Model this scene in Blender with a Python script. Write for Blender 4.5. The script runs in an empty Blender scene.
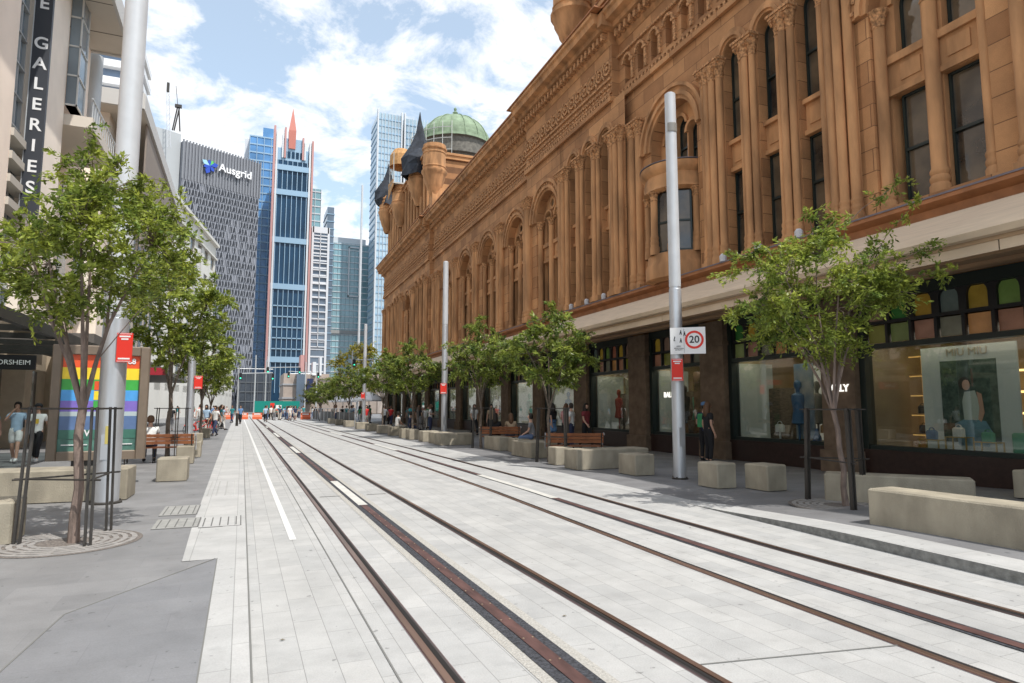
import bpy, bmesh, math, random
from mathutils import Vector, Matrix
from mathutils.geometry import tessellate_polygon
R = math.radians
rnd = random.Random(7)
scn = bpy.context.scene
COL = scn.collection
# ------------------------------------------------------------------ camera, sky, sun, exposure
PITCH, YAW = 5.84, 22.77
cam_d = bpy.data.cameras.new('camera'); cam = bpy.data.objects.new('camera', cam_d); COL.objects.link(cam)
cam_d.sensor_width = 36; cam_d.lens = 640/1024*36; cam_d.clip_end = 5000; cam_d.clip_start = .05
cam.location = (0, 0, 1.62); cam.rotation_euler = (R(90+PITCH), 0, R(-YAW))
scn.camera = cam
SUN = Vector((.21, -.45, .87)).normalized()          # direction towards the sun
el = math.asin(SUN.z); az = math.atan2(SUN.x, SUN.y)
sl = bpy.data.lights.new('sun', 'SUN'); sl.energy = 3.5; sl.angle = R(.5); sl.color = (1, .96, .9)
so = bpy.data.objects.new('sun', sl); COL.objects.link(so); so.rotation_euler = SUN.to_track_quat('Z', 'Y').to_euler()
w = bpy.data.worlds.new('World'); scn.world = w; w.use_nodes = True
nt = w.node_tree; nt.nodes.clear()
def wn(t, **k):
    n = nt.nodes.new(t)
    for a, b in k.items(): setattr(n, a, b)
    return n
wo = wn('ShaderNodeOutputWorld'); bg = wn('ShaderNodeBackground'); sky = wn('ShaderNodeTexSky')
sky.sky_type = 'NISHITA'; sky.sun_disc = False; sky.sun_elevation = el; sky.sun_rotation = az
sky.air_density = 1.0; sky.dust_density = .6; sky.ozone_density = 1.5
bg.inputs[1].default_value = .12
tc = wn('ShaderNodeTexCoord'); sep = wn('ShaderNodeSeparateXYZ'); nt.links.new(tc.outputs['Generated'], sep.inputs[0])
ad = wn('ShaderNodeMath', operation='ADD'); ad.inputs[1].default_value = .22; nt.links.new(sep.outputs[2], ad.inputs[0])
mx = wn('ShaderNodeMath', operation='MAXIMUM'); mx.inputs[1].default_value = .05; nt.links.new(ad.outputs[0], mx.inputs[0])
dv = []
for i in (0, 1):
    d = wn('ShaderNodeMath', operation='DIVIDE'); nt.links.new(sep.outputs[i], d.inputs[0]); nt.links.new(mx.outputs[0], d.inputs[1]); dv.append(d)
cb = wn('ShaderNodeCombineXYZ'); nt.links.new(dv[0].outputs[0], cb.inputs[0]); nt.links.new(dv[1].outputs[0], cb.inputs[1])
n1 = wn('ShaderNodeTexNoise'); n1.inputs['Scale'].default_value = 4.4; n1.inputs['Detail'].default_value = 9; n1.inputs['Roughness'].default_value = .62; n1.inputs['Distortion'].default_value = .35
nt.links.new(cb.outputs[0], n1.inputs['Vector'])
rp = wn('ShaderNodeValToRGB'); rp.color_ramp.elements[0].position = .44; rp.color_ramp.elements[1].position = .55
rp.color_ramp.elements[0].color = (.30, .30, .30, 1)
nt.links.new(n1.outputs[0], rp.inputs[0])
mixc = wn('ShaderNodeMix', data_type='RGBA'); mixc.inputs[7].default_value = (7.3, 7.5, 7.8, 1)
hs = wn('ShaderNodeHueSaturation'); hs.inputs['Value'].default_value = 1.55; hs.inputs['Saturation'].default_value = 1.0; hs.inputs['Hue'].default_value = .485; nt.links.new(sky.outputs[0], hs.inputs['Color'])
nt.links.new(rp.outputs[0], mixc.inputs[0]); nt.links.new(hs.outputs[0], mixc.inputs[6])
nt.links.new(mixc.outputs[2], bg.inputs[0]); nt.links.new(bg.outputs[0], wo.inputs[0])
scn.view_settings.view_transform = 'Standard'; scn.view_settings.look = 'None'
scn.view_settings.gamma = 1; scn.view_settings.exposure = 0.38; scn.view_settings.use_curve_mapping = False
scn.render.engine = 'CYCLES'
scn.cycles.max_bounces = 6; scn.cycles.transparent_max_bounces = 12

# ------------------------------------------------------------------ materials
MATS = {}
def mat(name, col=(.5,.5,.5), rough=.8, metal=0, var=0., vscale=3., bump=0., bscale=30., emis=None, col2=None, island=0., spec=None, stretch=None, trans=0.):
    if name in MATS: return MATS[name]
    m = bpy.data.materials.new(name); m.use_nodes = True; t = m.node_tree; b = t.nodes['Principled BSDF']
    b.inputs['Roughness'].default_value = rough; b.inputs['Metallic'].default_value = metal
    b.inputs['Base Color'].default_value = (*col, 1)
    if spec is not None: b.inputs['Specular IOR Level'].default_value = spec
    co = t.nodes.new('ShaderNodeTexCoord'); vec = co.outputs['Object']
    if stretch:
        mp = t.nodes.new('ShaderNodeMapping'); mp.inputs['Scale'].default_value = stretch; t.links.new(vec, mp.inputs[0]); vec = mp.outputs[0]
    if var or col2:
        n = t.nodes.new('ShaderNodeTexNoise'); n.inputs['Scale'].default_value = vscale; n.inputs['Detail'].default_value = 5
        t.links.new(vec, n.inputs['Vector'])
        c2 = col2 or tuple(max(0, c*(1-var)) for c in col)
        c1 = col if col2 else tuple(min(1, c*(1+var)) for c in col)
        r = t.nodes.new('ShaderNodeValToRGB'); r.color_ramp.elements[0].position = .32; r.color_ramp.elements[1].position = .68
        r.color_ramp.elements[0].color = (*c2, 1); r.color_ramp.elements[1].color = (*c1, 1)
        t.links.new(n.outputs[0], r.inputs[0]); out = r.outputs[0]
        if island:
            g = t.nodes.new('ShaderNodeNewGeometry'); h = t.nodes.new('ShaderNodeHueSaturation')
            mr = t.nodes.new('ShaderNodeMapRange'); mr.inputs[3].default_value = 1-island; mr.inputs[4].default_value = 1+island
            t.links.new(g.outputs['Random Per Island'], mr.inputs[0]); t.links.new(mr.outputs[0], h.inputs['Value']); t.links.new(out, h.inputs['Color']); out = h.outputs[0]
        t.links.new(out, b.inputs['Base Color'])
    if bump:
        n = t.nodes.new('ShaderNodeTexNoise'); n.inputs['Scale'].default_value = bscale; n.inputs['Detail'].default_value = 6
        t.links.new(vec, n.inputs['Vector'])
        bu = t.nodes.new('ShaderNodeBump'); bu.inputs['Strength'].default_value = bump; bu.inputs['Distance'].default_value = .02
        t.links.new(n.outputs[0], bu.inputs['Height']); t.links.new(bu.outputs[0], b.inputs['Normal'])
    if emis:
        b.inputs['Emission Color'].default_value = (*emis[0], 1); b.inputs['Emission Strength'].default_value = emis[1]
    if trans:
        o = t.nodes['Material Output']; tr = t.nodes.new('ShaderNodeBsdfTranslucent'); ms = t.nodes.new('ShaderNodeMixShader'); ms.inputs[0].default_value = trans
        src = b.inputs['Base Color'].links[0].from_socket if b.inputs['Base Color'].links else None
        if src: t.links.new(src, tr.inputs[0])
        t.links.new(b.outputs[0], ms.inputs[1]); t.links.new(tr.outputs[0], ms.inputs[2]); t.links.new(ms.outputs[0], o.inputs[0])
    MATS[name] = m; return m

def brickmat(name, c1, c2, mort, bw, bh, ms=.004, rot=0, rough=.75, noise=.12, nsc=1.3, bump=.15, plane='xy', off=.5, big=.0, spots=0):
    if name in MATS: return MATS[name]
    m = bpy.data.materials.new(name); m.use_nodes = True; t = m.node_tree; b = t.nodes['Principled BSDF']
    b.inputs['Roughness'].default_value = rough
    co = t.nodes.new('ShaderNodeTexCoord'); vec = co.outputs['Object']
    mp = t.nodes.new('ShaderNodeMapping'); t.links.new(vec, mp.inputs[0])
    if plane == 'xz': mp.inputs['Rotation'].default_value = (R(90), 0, 0)
    elif plane == 'yz': mp.inputs['Rotation'].default_value = (R(90), 0, R(90))
    else: mp.inputs['Rotation'].default_value = (0, 0, rot)
    if plane in ('xz', 'yz'):
        s = t.nodes.new('ShaderNodeSeparateXYZ'); t.links.new(vec, s.inputs[0]); c = t.nodes.new('ShaderNodeCombineXYZ')
        t.links.new(s.outputs[0 if plane == 'xz' else 1], c.inputs[0]); t.links.new(s.outputs[2], c.inputs[1]); v2 = c.outputs[0]
    else: v2 = mp.outputs[0]
    k = t.nodes.new('ShaderNodeTexBrick'); t.links.new(v2, k.inputs['Vector']); k.offset = off
    k.inputs['Scale'].default_value = 1; k.inputs['Brick Width'].default_value = bw; k.inputs['Row Height'].default_value = bh
    k.inputs['Mortar Size'].default_value = ms; k.inputs['Mortar Smooth'].default_value = .3
    k.inputs['Color1'].default_value = (*c1, 1); k.inputs['Color2'].default_value = (*c2, 1); k.inputs['Mortar'].default_value = (*mort, 1)
    n = t.nodes.new('ShaderNodeTexNoise'); n.inputs['Scale'].default_value = nsc; n.inputs['Detail'].default_value = 8; n.inputs['Roughness'].default_value = .65; t.links.new(vec, n.inputs['Vector'])
    mr = t.nodes.new('ShaderNodeMapRange'); mr.inputs[1].default_value = .3; mr.inputs[2].default_value = .7; mr.inputs[3].default_value = 1-noise; mr.inputs[4].default_value = 1+noise
    t.links.new(n.outputs[0], mr.inputs[0])
    h = t.nodes.new('ShaderNodeHueSaturation'); t.links.new(mr.outputs[0], h.inputs['Value']); t.links.new(k.outputs['Color'], h.inputs['Color'])
    n2 = t.nodes.new('ShaderNodeTexNoise'); n2.inputs['Scale'].default_value = 90; n2.inputs['Detail'].default_value = 3; t.links.new(vec, n2.inputs['Vector'])
    mr2 = t.nodes.new('ShaderNodeMapRange'); mr2.inputs[1].default_value = .3; mr2.inputs[2].default_value = .7; mr2.inputs[3].default_value = 1-noise*.6; mr2.inputs[4].default_value = 1+noise*.6
    t.links.new(n2.outputs[0], mr2.inputs[0])
    h2 = t.nodes.new('ShaderNodeHueSaturation'); t.links.new(mr2.outputs[0], h2.inputs['Value']); t.links.new(h.outputs[0], h2.inputs['Color'])
    outc = h2.outputs[0]
    if plane == 'xy' or spots:
        for sc_, lo, hi, dk in ((3.2, .62, .75, .84), (11., .68, .71, .62), (.45, .45, .75, .88)):
            n3 = t.nodes.new('ShaderNodeTexNoise'); n3.inputs['Scale'].default_value = sc_; n3.inputs['Detail'].default_value = 4; t.links.new(vec, n3.inputs['Vector'])
            m3 = t.nodes.new('ShaderNodeMapRange'); m3.inputs[1].default_value = lo; m3.inputs[2].default_value = hi; m3.inputs[3].default_value = 1; m3.inputs[4].default_value = dk; t.links.new(n3.outputs[0], m3.inputs[0])
            h3 = t.nodes.new('ShaderNodeHueSaturation'); t.links.new(m3.outputs[0], h3.inputs['Value']); t.links.new(outc, h3.inputs['Color']); outc = h3.outputs[0]
    t.links.new(outc, b.inputs['Base Color'])
    if bump:
        bu = t.nodes.new('ShaderNodeBump'); bu.inputs['Strength'].default_value = bump; bu.inputs['Distance'].default_value = .01
        inv = t.nodes.new('ShaderNodeMath'); inv.operation = 'SUBTRACT'; t.links.new(n2.outputs[0], inv.inputs[0]); t.links.new(k.outputs['Fac'], inv.inputs[1])
        t.links.new(inv.outputs[0], bu.inputs['Height']); t.links.new(bu.outputs[0], b.inputs['Normal'])
    MATS[name] = m; return m

def glassmat(name, tint=(.9,.95,.95), refl=.12):
    if name in MATS: return MATS[name]
    m = bpy.data.materials.new(name); m.use_nodes = True; t = m.node_tree; t.nodes.remove(t.nodes['Principled BSDF'])
    tr = t.nodes.new('ShaderNodeBsdfTransparent'); tr.inputs[0].default_value = (*tint, 1)
    gl = t.nodes.new('ShaderNodeBsdfGlossy'); gl.inputs['Roughness'].default_value = .02
    lw = t.nodes.new('ShaderNodeLayerWeight'); lw.inputs[0].default_value = .5
    fr = t.nodes.new('ShaderNodeMath'); fr.operation = 'POWER'; fr.inputs[1].default_value = 4.; t.links.new(lw.outputs['Facing'], fr.inputs[0])
    a = t.nodes.new('ShaderNodeMath'); a.operation = 'ADD'; a.inputs[1].default_value = refl; t.links.new(fr.outputs[0], a.inputs[0])
    ms = t.nodes.new('ShaderNodeMixShader'); t.links.new(a.outputs[0], ms.inputs[0]); t.links.new(tr.outputs[0], ms.inputs[1]); t.links.new(gl.outputs[0], ms.inputs[2])
    t.links.new(ms.outputs[0], t.nodes['Material Output'].inputs[0]); MATS[name] = m; return m

stone = brickmat('sandstone', (.52,.268,.118), (.33,.158,.067), (.17,.08,.035), 1.3, .56, .012, plane='xz', rough=.9, noise=.32, nsc=.55, bump=.35)
stone_p = mat('sandstone_plain', (.455,.235,.105), .9, var=.40, vscale=1.3, stretch=(1.4,1.4,.35), bump=.3, bscale=25)
stone_l = mat('sandstone_carved', (.45,.235,.108), .95, var=.55, vscale=14, bump=.8, bscale=22)
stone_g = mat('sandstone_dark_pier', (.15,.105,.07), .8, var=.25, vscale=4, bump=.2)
granite_b = mat('polished_base', (.035,.02,.017), .3, var=.2, vscale=9)
awn_m = mat('awning_canvas', (.62,.49,.355), .9, var=.08, vscale=2, stretch=(1,6,1))
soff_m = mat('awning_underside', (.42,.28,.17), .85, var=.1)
ledge_m = mat('ledge_brown', (.36,.15,.06), .7, var=.2, vscale=3)
lead_m = mat('lead_flashing', (.16,.14,.16), .5, var=.2)
dkframe = mat('dark_green_joinery', (.012,.022,.02), .4)
pane_m = mat('dark_window_pane', (.15,.115,.075), .05, col2=(.008,.010,.012), vscale=.8, spec=.9)
copper = mat('green_copper', (.20,.27,.17), .75, var=.25, vscale=1.5)
net_m = mat('black_netting', (.025,.03,.04), .85, var=.4, vscale=2.5, bump=.6, bscale=3)
conc = mat('cast_concrete', (.46,.42,.34), .85, var=.16, vscale=5, bump=.15, bscale=50)
concs = []
for i, c in enumerate([(.40,.355,.27), (.365,.325,.25), (.42,.375,.29)]):
    concs.append(mat('cast_concrete_%s' % 'abc'[i], c, .85, col2=tuple(q*.66 for q in c), vscale=3.4, stretch=(1,1,.5), bump=.4, bscale=70))
steel = mat('galvanised_steel', (.55,.57,.6), .42, .65, var=.1, vscale=4, stretch=(1,1,.3))
paintgrey = mat('grey_painted_pole', (.56,.58,.6), .4, .1, var=.06, vscale=3)
dksteel = mat('dark_bronze_steel', (.05,.045,.04), .5, .3, var=.2)
wood = mat('bench_timber', (.30,.11,.045), .5, var=.25, vscale=5, stretch=(1,8,1))
bark = mat('bark', (.20,.15,.125), .9, var=.35, vscale=14, bump=.6, bscale=40, stretch=(1,1,.3))
barkd = mat('bark_grey', (.15,.12,.095), .9, var=.3, vscale=14, bump=.5)
red_m = mat('red_sign_paint', (.72,.03,.015), .5)
white_m = mat('white_paint', (.8,.8,.8), .5)
black_m = mat('black_paint', (.012,.012,.014), .5)
skin_m = mat('skin', (.55,.33,.24), .6, var=.06)
skin_d = mat('skin_tan', (.36,.2,.13), .6, var=.06)
hair_m = mat('hair_dark', (.02,.014,.01), .6, var=.3)
hair_b = mat('hair_brown', (.12,.06,.03), .6, var=.3)
def leafmat(n, a, b, tr=.5):
    return mat(n, a, .38, col2=b, vscale=2.6, island=.55, trans=tr)
leafs = leafmat('leaf_green', (.42,.46,.08), (.11,.185,.04))
leafs2 = leafmat('leaf_deep_green', (.35,.40,.08), (.09,.155,.04))
leafy = leafmat('leaf_yellow', (.45,.36,.03), (.13,.15,.02))

# ------------------------------------------------------------------ geometry helpers
FR = {}
class MB:
    def __init__(s): s.v = []; s.f = []
    def add(s, vs, fs, M=None):
        o = len(s.v)
        s.v += [tuple(M @ Vector(p)) for p in vs] if M is not None else [tuple(p) for p in vs]
        s.f += [tuple(i+o for i in f) for f in fs]; return s
    def box(s, x0, x1, y0, y1, z0, z1, M=None):
        if x0 > x1: x0, x1 = x1, x0
        if y0 > y1: y0, y1 = y1, y0
        vs = [(x,y,z) for z in (z0,z1) for x,y in ((x0,y0),(x1,y0),(x1,y1),(x0,y1))]
        return s.add(vs, [(3,2,1,0),(4,5,6,7),(0,1,5,4),(1,2,6,5),(2,3,7,6),(3,0,4,7)], M)
    def rbox(s, c, size, rz=0, rx=0, ry=0):
        M = Matrix.Translation(c) @ Matrix.Rotation(rz,4,'Z') @ Matrix.Rotation(ry,4,'Y') @ Matrix.Rotation(rx,4,'X')
        a,b,d = [q/2 for q in size]; return s.box(-a,a,-b,b,-d,d,M)
    def cbox(s, x0,x1,y0,y1,z0,z1,c=.02,M=None):   # chamfered top and vertical edges
        def ring(i,z):
            X0,X1,Y0,Y1 = x0+i,x1-i,y0+i,y1-i
            return [(X0+c,Y0,z),(X1-c,Y0,z),(X1,Y0+c,z),(X1,Y1-c,z),(X1-c,Y1,z),(X0+c,Y1,z),(X0,Y1-c,z),(X0,Y0+c,z)]
        vs = ring(0,z0)+ring(0,z1-c)+ring(c*.8,z1)
        fs = [tuple(range(7,-1,-1)), tuple(range(16,24))]
        for k in (0,8):
            for i in range(8): j=(i+1)%8; fs.append((k+i,k+j,k+8+j,k+8+i))
        return s.add(vs,fs,M)
    def tube(s, pts, rad, n=8, cap=True):
        P = [Vector(p) for p in pts]; rr = rad if isinstance(rad,(list,tuple)) else [rad]*len(P)
        o = len(s.v); up = Vector((0,0,1))
        ref = None
        for i,p in enumerate(P):
            t = (P[min(i+1,len(P)-1)]-P[max(i-1,0)]).normalized()
            if ref is None: ref = t.orthogonal().normalized()
            a = (ref - t*ref.dot(t)); a = a.normalized() if a.length > 1e-6 else t.orthogonal().normalized(); ref = a; b = t.cross(a)
            for k in range(n):
                q = 2*math.pi*k/n; s.v.append(tuple(p+(a*math.cos(q)+b*math.sin(q))*rr[i]))
        for i in range(len(P)-1):
            for k in range(n):
                k2=(k+1)%n; s.f.append((o+i*n+k,o+i*n+k2,o+(i+1)*n+k2,o+(i+1)*n+k))
        if cap:
            s.f.append(tuple(o+k for k in range(n-1,-1,-1))); s.f.append(tuple(o+(len(P)-1)*n+k for k in range(n)))
        return s
    def lathe(s, prof, c=(0,0,0), n=16, a0=0, a1=2*math.pi):
        o=len(s.v); full = abs(a1-a0-2*math.pi)<1e-6; m = n if full else n+1
        for r,z in prof:
            for k in range(m):
                q=a0+(a1-a0)*k/n; s.v.append((c[0]+r*math.cos(q),c[1]+r*math.sin(q),c[2]+z))
        for i in range(len(prof)-1):
            for k in range(n):
                k2=(k+1)%m; s.f.append((o+i*m+k,o+i*m+k2,o+(i+1)*m+k2,o+(i+1)*m+k))
        return s
    def prism(s, poly, h0, h1, axis='y'):
        # poly 2D (x,z) extruded in y (axis='y'), or (y,z) extruded in x, or (x,y) extruded in z
        def P(a,b,h): return (a,h,b) if axis=='y' else ((h,a,b) if axis=='x' else (a,b,h))
        n=len(poly); vs=[P(a,b,h0) for a,b in poly]+[P(a,b,h1) for a,b in poly]
        tri = tessellate_polygon([[Vector((a,b,0)) for a,b in poly]])
        fs=[tuple(t) for t in tri]+[tuple(i+n for i in reversed(t)) for t in tri]
        fs+=[(i,(i+1)%n,(i+1)%n+n,i+n) for i in range(n)]
        return s.add(vs,fs)
    def ring(s, cx, cz, r0, r1, y0, y1, a0=0, a1=math.pi, n=18):   # annular arch in the x-z plane
        o=len(s.v)
        for k in range(n+1):
            q=a0+(a1-a0)*k/n; c,sn=math.cos(q),math.sin(q)
            for r,y in ((r0,y0),(r1,y0),(r1,y1),(r0,y1)): s.v.append((cx+r*c,y,cz+r*sn))
        for k in range(n):
            for j in range(4):
                j2=(j+1)%4; s.f.append((o+4*k+j,o+4*k+j2,o+4*k+4+j2,o+4*k+4+j))
        s.f.append((o,o+1,o+2,o+3)); e=o+4*n; s.f.append((e+3,e+2,e+1,e)); return s
    def quad(s,a,b,c,d): return s.add([a,b,c,d],[(0,1,2,3)])
    def build(s, name, m, parent=None, local=False, smooth=False):
        me = bpy.data.meshes.new(name)
        vs = s.v
        if parent is not None and not local:
            M = FR.get(parent.name)
            if M is not None:
                Mi = M.inverted(); vs = [tuple(Mi @ Vector(p)) for p in vs]
        me.from_pydata(vs, [], s.f); 
        bm = bmesh.new(); bm.from_mesh(me); bmesh.ops.recalc_face_normals(bm, faces=bm.faces); bm.to_mesh(me); bm.free()
        me.materials.append(m)
        if smooth:
            for p in me.polygons: p.use_smooth = True
            try: me.set_sharp_from_angle(angle=R(40))
            except Exception: pass
        o = bpy.data.objects.new(name, me); COL.objects.link(o)
        if parent is not None:
            o.parent = parent; FR[o.name] = FR.get(parent.name, Matrix.Identity(4))
        return o
def thing(name, label, cat, loc=(0,0,0), rz=0, group=None):
    o = bpy.data.objects.new(name, None); COL.objects.link(o); o.empty_display_size = .3
    o.location = loc; o.rotation_euler = (0,0,rz); o['label'] = label; o['category'] = cat
    if group: o['group'] = group
    FR[o.name] = Matrix.Translation(loc) @ Matrix.Rotation(rz,4,'Z')
    return o
def tag(o, label, cat, group=None, kind=None):
    if label: o['label'] = label
    if cat: o['category'] = cat
    if group: o['group'] = group
    if kind: o['kind'] = kind
    return o
def struct(name, mb, m, smooth=False):
    o = mb.build(name, m, smooth=smooth); o['kind'] = 'structure'; o['label'] = name.replace('_',' '); return o
def kids(o): return [c for c in bpy.data.objects if c.parent == o]
def copy_tree(o, parent=None):
    c = o.copy(); COL.objects.link(c); c.parent = parent
    for ch in kids(o): copy_tree(ch, c)
    return c
def place(proto, loc, rz=0, label=None, scale=1, state={}):
    o = proto if proto.name not in state else copy_tree(proto)
    state[proto.name] = 1
    o.location = loc; o.rotation_euler = (0,0,rz); o.scale = (scale,)*3 if not isinstance(scale, tuple) else scale
    if label: o['label'] = label
    return o
def text_mesh(txt, size, depth=.01, align='CENTER', bold=0.):
    c = bpy.data.curves.new('t', 'FONT'); c.body = txt; c.size = size; c.extrude = depth; c.align_x = align; c.align_y = 'CENTER'; c.offset = bold
    o = bpy.data.objects.new('t', c); COL.objects.link(o); dg = bpy.context.evaluated_depsgraph_get(); dg.update()
    me = bpy.data.meshes.new_from_object(o.evaluated_get(dg)); bpy.data.objects.remove(o); return me
def put_text(name, txt, size, m, parent, loc, rot, depth=.01, align='CENTER', bold=0., sx=1):
    me = text_mesh(txt, size, depth, align, bold); me.materials.clear(); me.materials.append(m); me.name = name
    M = Matrix.Translation(loc) @ rot.to_4x4() @ Matrix.Diagonal((sx,1,1,1))
    if parent is not None and parent.name in FR: M = FR[parent.name].inverted() @ M
    me.transform(M)
    o = bpy.data.objects.new(name, me); COL.objects.link(o); o.parent = parent
    if parent is not None: FR[o.name] = FR.get(parent.name, Matrix.Identity(4))
    return o
ROT_CAM = Matrix.Rotation(R(90),3,'X')                      # reads from -Y side
def ROT_Z(a): return Matrix.Rotation(a,3,'Z') @ Matrix.Rotation(R(90),3,'X')
def lerp(a,b,t): return a+(b-a)*t

# ------------------------------------------------------------------ ground, road, pavements
struct('ground', MB().quad((-600,-60,-.2),(900,-60,-.2),(900,1400,-.2),(-600,1400,-.2)), mat('ground_asphalt',(.12,.12,.12),.9,var=.2,vscale=.1))
road_m = brickmat('light_granite_paving', (.43,.427,.412), (.375,.376,.368), (.24,.24,.23), .62, .21, .003, rot=R(90), rough=.75, noise=.12, nsc=2.4, bump=.2)
road_m2 = brickmat('light_granite_slabs', (.45,.447,.435), (.41,.411,.402), (.27,.27,.26), .9, .45, .004, rot=R(90), rough=.75, noise=.11, nsc=1.9, bump=.2)
dark_m = brickmat('grey_granite_paving', (.228,.227,.228), (.192,.192,.194), (.19,.19,.195), .9, .45, .003, rot=0, rough=.65, noise=.16, nsc=1.6, bump=.1)
shade_m = brickmat('shaded_grey_granite_paving', (.20,.20,.205), (.165,.165,.17), (.12,.12,.12), .9, .45, .003, rot=0, rough=.65, noise=.16, nsc=1.6, bump=.1)  # copy of the grey paving, right pavement's shade put into its colour
dark_m2 = brickmat('blue_grey_granite_paving', (.205,.207,.214), (.186,.189,.197), (.17,.17,.18), .9, .45, .003, rot=R(0), rough=.6, noise=.13, nsc=1.5, bump=.15)
def sheet(name, left, right, z, m, zf=None, sub=1):
    # left/right: lists of (x,y) with the same y's
    mb = MB(); n=len(left); vs=[]
    for (a,b) in zip(left,right):
        vs += [(a[0],a[1],zf(a[1]) if zf else z),(b[0],b[1],zf(b[1]) if zf else z)]
    mb.add(vs,[(2*i,2*i+1,2*i+3,2*i+2) for i in range(n-1)]); return struct(name,mb,m)
YS=[-12,-4,0,3.8,5.9,7.6,9.3,12,16,24,35,60,100,150]
def kx(y):
    P=[(-12,6.2),(0,6.45),(3.8,6.65),(5.9,6.76),(9.3,7.0),(12,7.06),(24,7.1),(35,7.15),(150,7.3)]
    for (a,b),(c,d) in zip(P,P[1:]):
        if a<=y<=c: return lerp(b,d,(y-a)/(c-a))
    return P[-1][1]
def rz_(y):
    t=min(1,max(0,(9.3-y)/3.8)); return .112*t*t*(3-2*t)
sheet('road',[(-.18,y) for y in YS],[(kx(y),y) for y in YS],0,road_m)
mb=MB()
mb.quad((-40,-12,0),(-.18,-12,0),(-.18,7.75,0),(-40,7.75,0)); mb.add([(-40,7.75,0),(-.18,7.75,0),(-.52,7.75,0),(-.56,9.8,0),(-.75,35,0),(-1.2,150,0),(-40,150,0)],[(0,2,3,4,5,6)])
struct('pavement',mb,dark_m)
struct('pavement_corner',MB().add([(-.52,7.72,0),(-.18,7.75,0),(-.18,35,0),(-.18,150,0),(-1.2,150,0),(-.75,35,0),(-.56,9.8,0)],[(0,1,2,3,4,5,6)]),road_m2)
struct('pavement_patch',MB().quad((-1.45,3.0,.004),(-.185,3.0,.004),(-.185,7.74,.004),(-1.22,6.15,.004)),dark_m2)
# light slabs strip along the left rail bed
struct('slab_strip',MB().quad((-.178,-12,.004),(.11,-12,.004),(.11,150,.004),(-.178,150,.004)),road_m2)
joint_m=mat('joint_grout',(.17,.17,.16),.9)
mb=MB()
for x in (.118,.93): mb.box(x-.006,x+.006,-12,120,.003,.006)
mb.box(-.187,-.177,-12,7.75,.002,.0065)
for y in (12.2,): 
    mb.box(1.36,1.72,y-.02,y+.02,.003,.006); mb.box(2.2,2.56,y-.02,y+.02,.003,.006)
for y in (23.9,36): mb.box(1.36,2.56,y-.02,y+.02,.003,.006)
for (a,b) in (((-1.45,3.0),(-1.22,6.15)),((-1.22,6.15),(-.2,7.74))):
    d=Vector((b[0]-a[0],b[1]-a[1])); mb.rbox(((a[0]+b[0])/2,(a[1]+b[1])/2,.005),(d.length,.012,.005),math.atan2(d.y,d.x))
for y,x1 in ((3.55,4.2),): mb.rbox((3.5,3.3,.004),(1.6,.01,.004),R(-10))
struct('paving_joints',mb,joint_m)
mb=MB(); x0,y0,x1,y1=.635,8.46,.40,90; d=Vector((x1-x0,y1-y0)); 
mb.quad((.60,8.44,.005),(.68,8.44,.005),(.36,90,.005),(.26,90,.005)); struct('edge_line',mb,mat('white_line',(.62,.62,.60),.7,var=.06,vscale=8))
# right pavement with kerb that ramps up towards the camera
YD=[-12,-4,0,3.8,4.6,5.3,5.9,6.6,7.3,8,8.7,9.3,12,16,24,35,60,100,150]
sheet('kerb_top',[(kx(y),y) for y in YD],[(kx(y)+(.52 if y<9.3 else .30),y) for y in YD],0,road_m2,rz_)
sheet('pavement_right',[(kx(y)+(.52 if y<9.3 else .30),y) for y in YD],[(30,y) for y in YD],0,shade_m,rz_)
mb=MB(); yk=[y for y in YD if y<=9.3]; vs=[]
for y in yk: vs+=[(kx(y)-.001,y,-.05),(kx(y)-.001,y,rz_(y))]
mb.add(vs,[(2*i,2*i+2,2*i+3,2*i+1) for i in range(len(yk)-1)]); struct('kerb',mb,mat('kerb_face',(.2,.2,.19),.9,var=.3,vscale=12,bump=.5))
# ---- tracks
rub=mat('rail_surround',(.055,.045,.043),.8,var=.4,vscale=12,stretch=(1,.15,1)); rst=mat('rail_steel',(.33,.22,.17),.35,.8,var=.25,vscale=6,stretch=(1,.1,1)); rgr=mat('rail_groove',(.012,.01,.009),.9)
rbr=mat('rail_bitumen',(.13,.085,.085),.75,var=.3,vscale=9,stretch=(1,.2,1))
brn=mat('power_rail_brown',(.085,.042,.036),.65,var=.45,vscale=9,stretch=(1,.3,1)); blk=mat('power_rail_blackstone',(.045,.047,.055),.85,var=.6,vscale=45,bump=.8,bscale=80); agg=mat('pebble_concrete',(.40,.385,.35),.9,var=.22,vscale=60,bump=.5,bscale=120); pale=mat('insulated_segment',(.55,.54,.5),.6,var=.08)
def t1(y): return 0.0
def t2(y):
    P=[(-12,4.15),(2.9,4.23),(5.6,4.29),(8.7,4.42),(11.6,4.54),(15.7,4.60),(23.7,4.68),(29,4.68),(43,4.62),(70,4.58),(150,4.5)]
    for (a,b),(c,d) in zip(P,P[1:]):
        if a<=y<=c: return lerp(b,d,(y-a)/(c-a))
    return P[-1][1]
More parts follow.
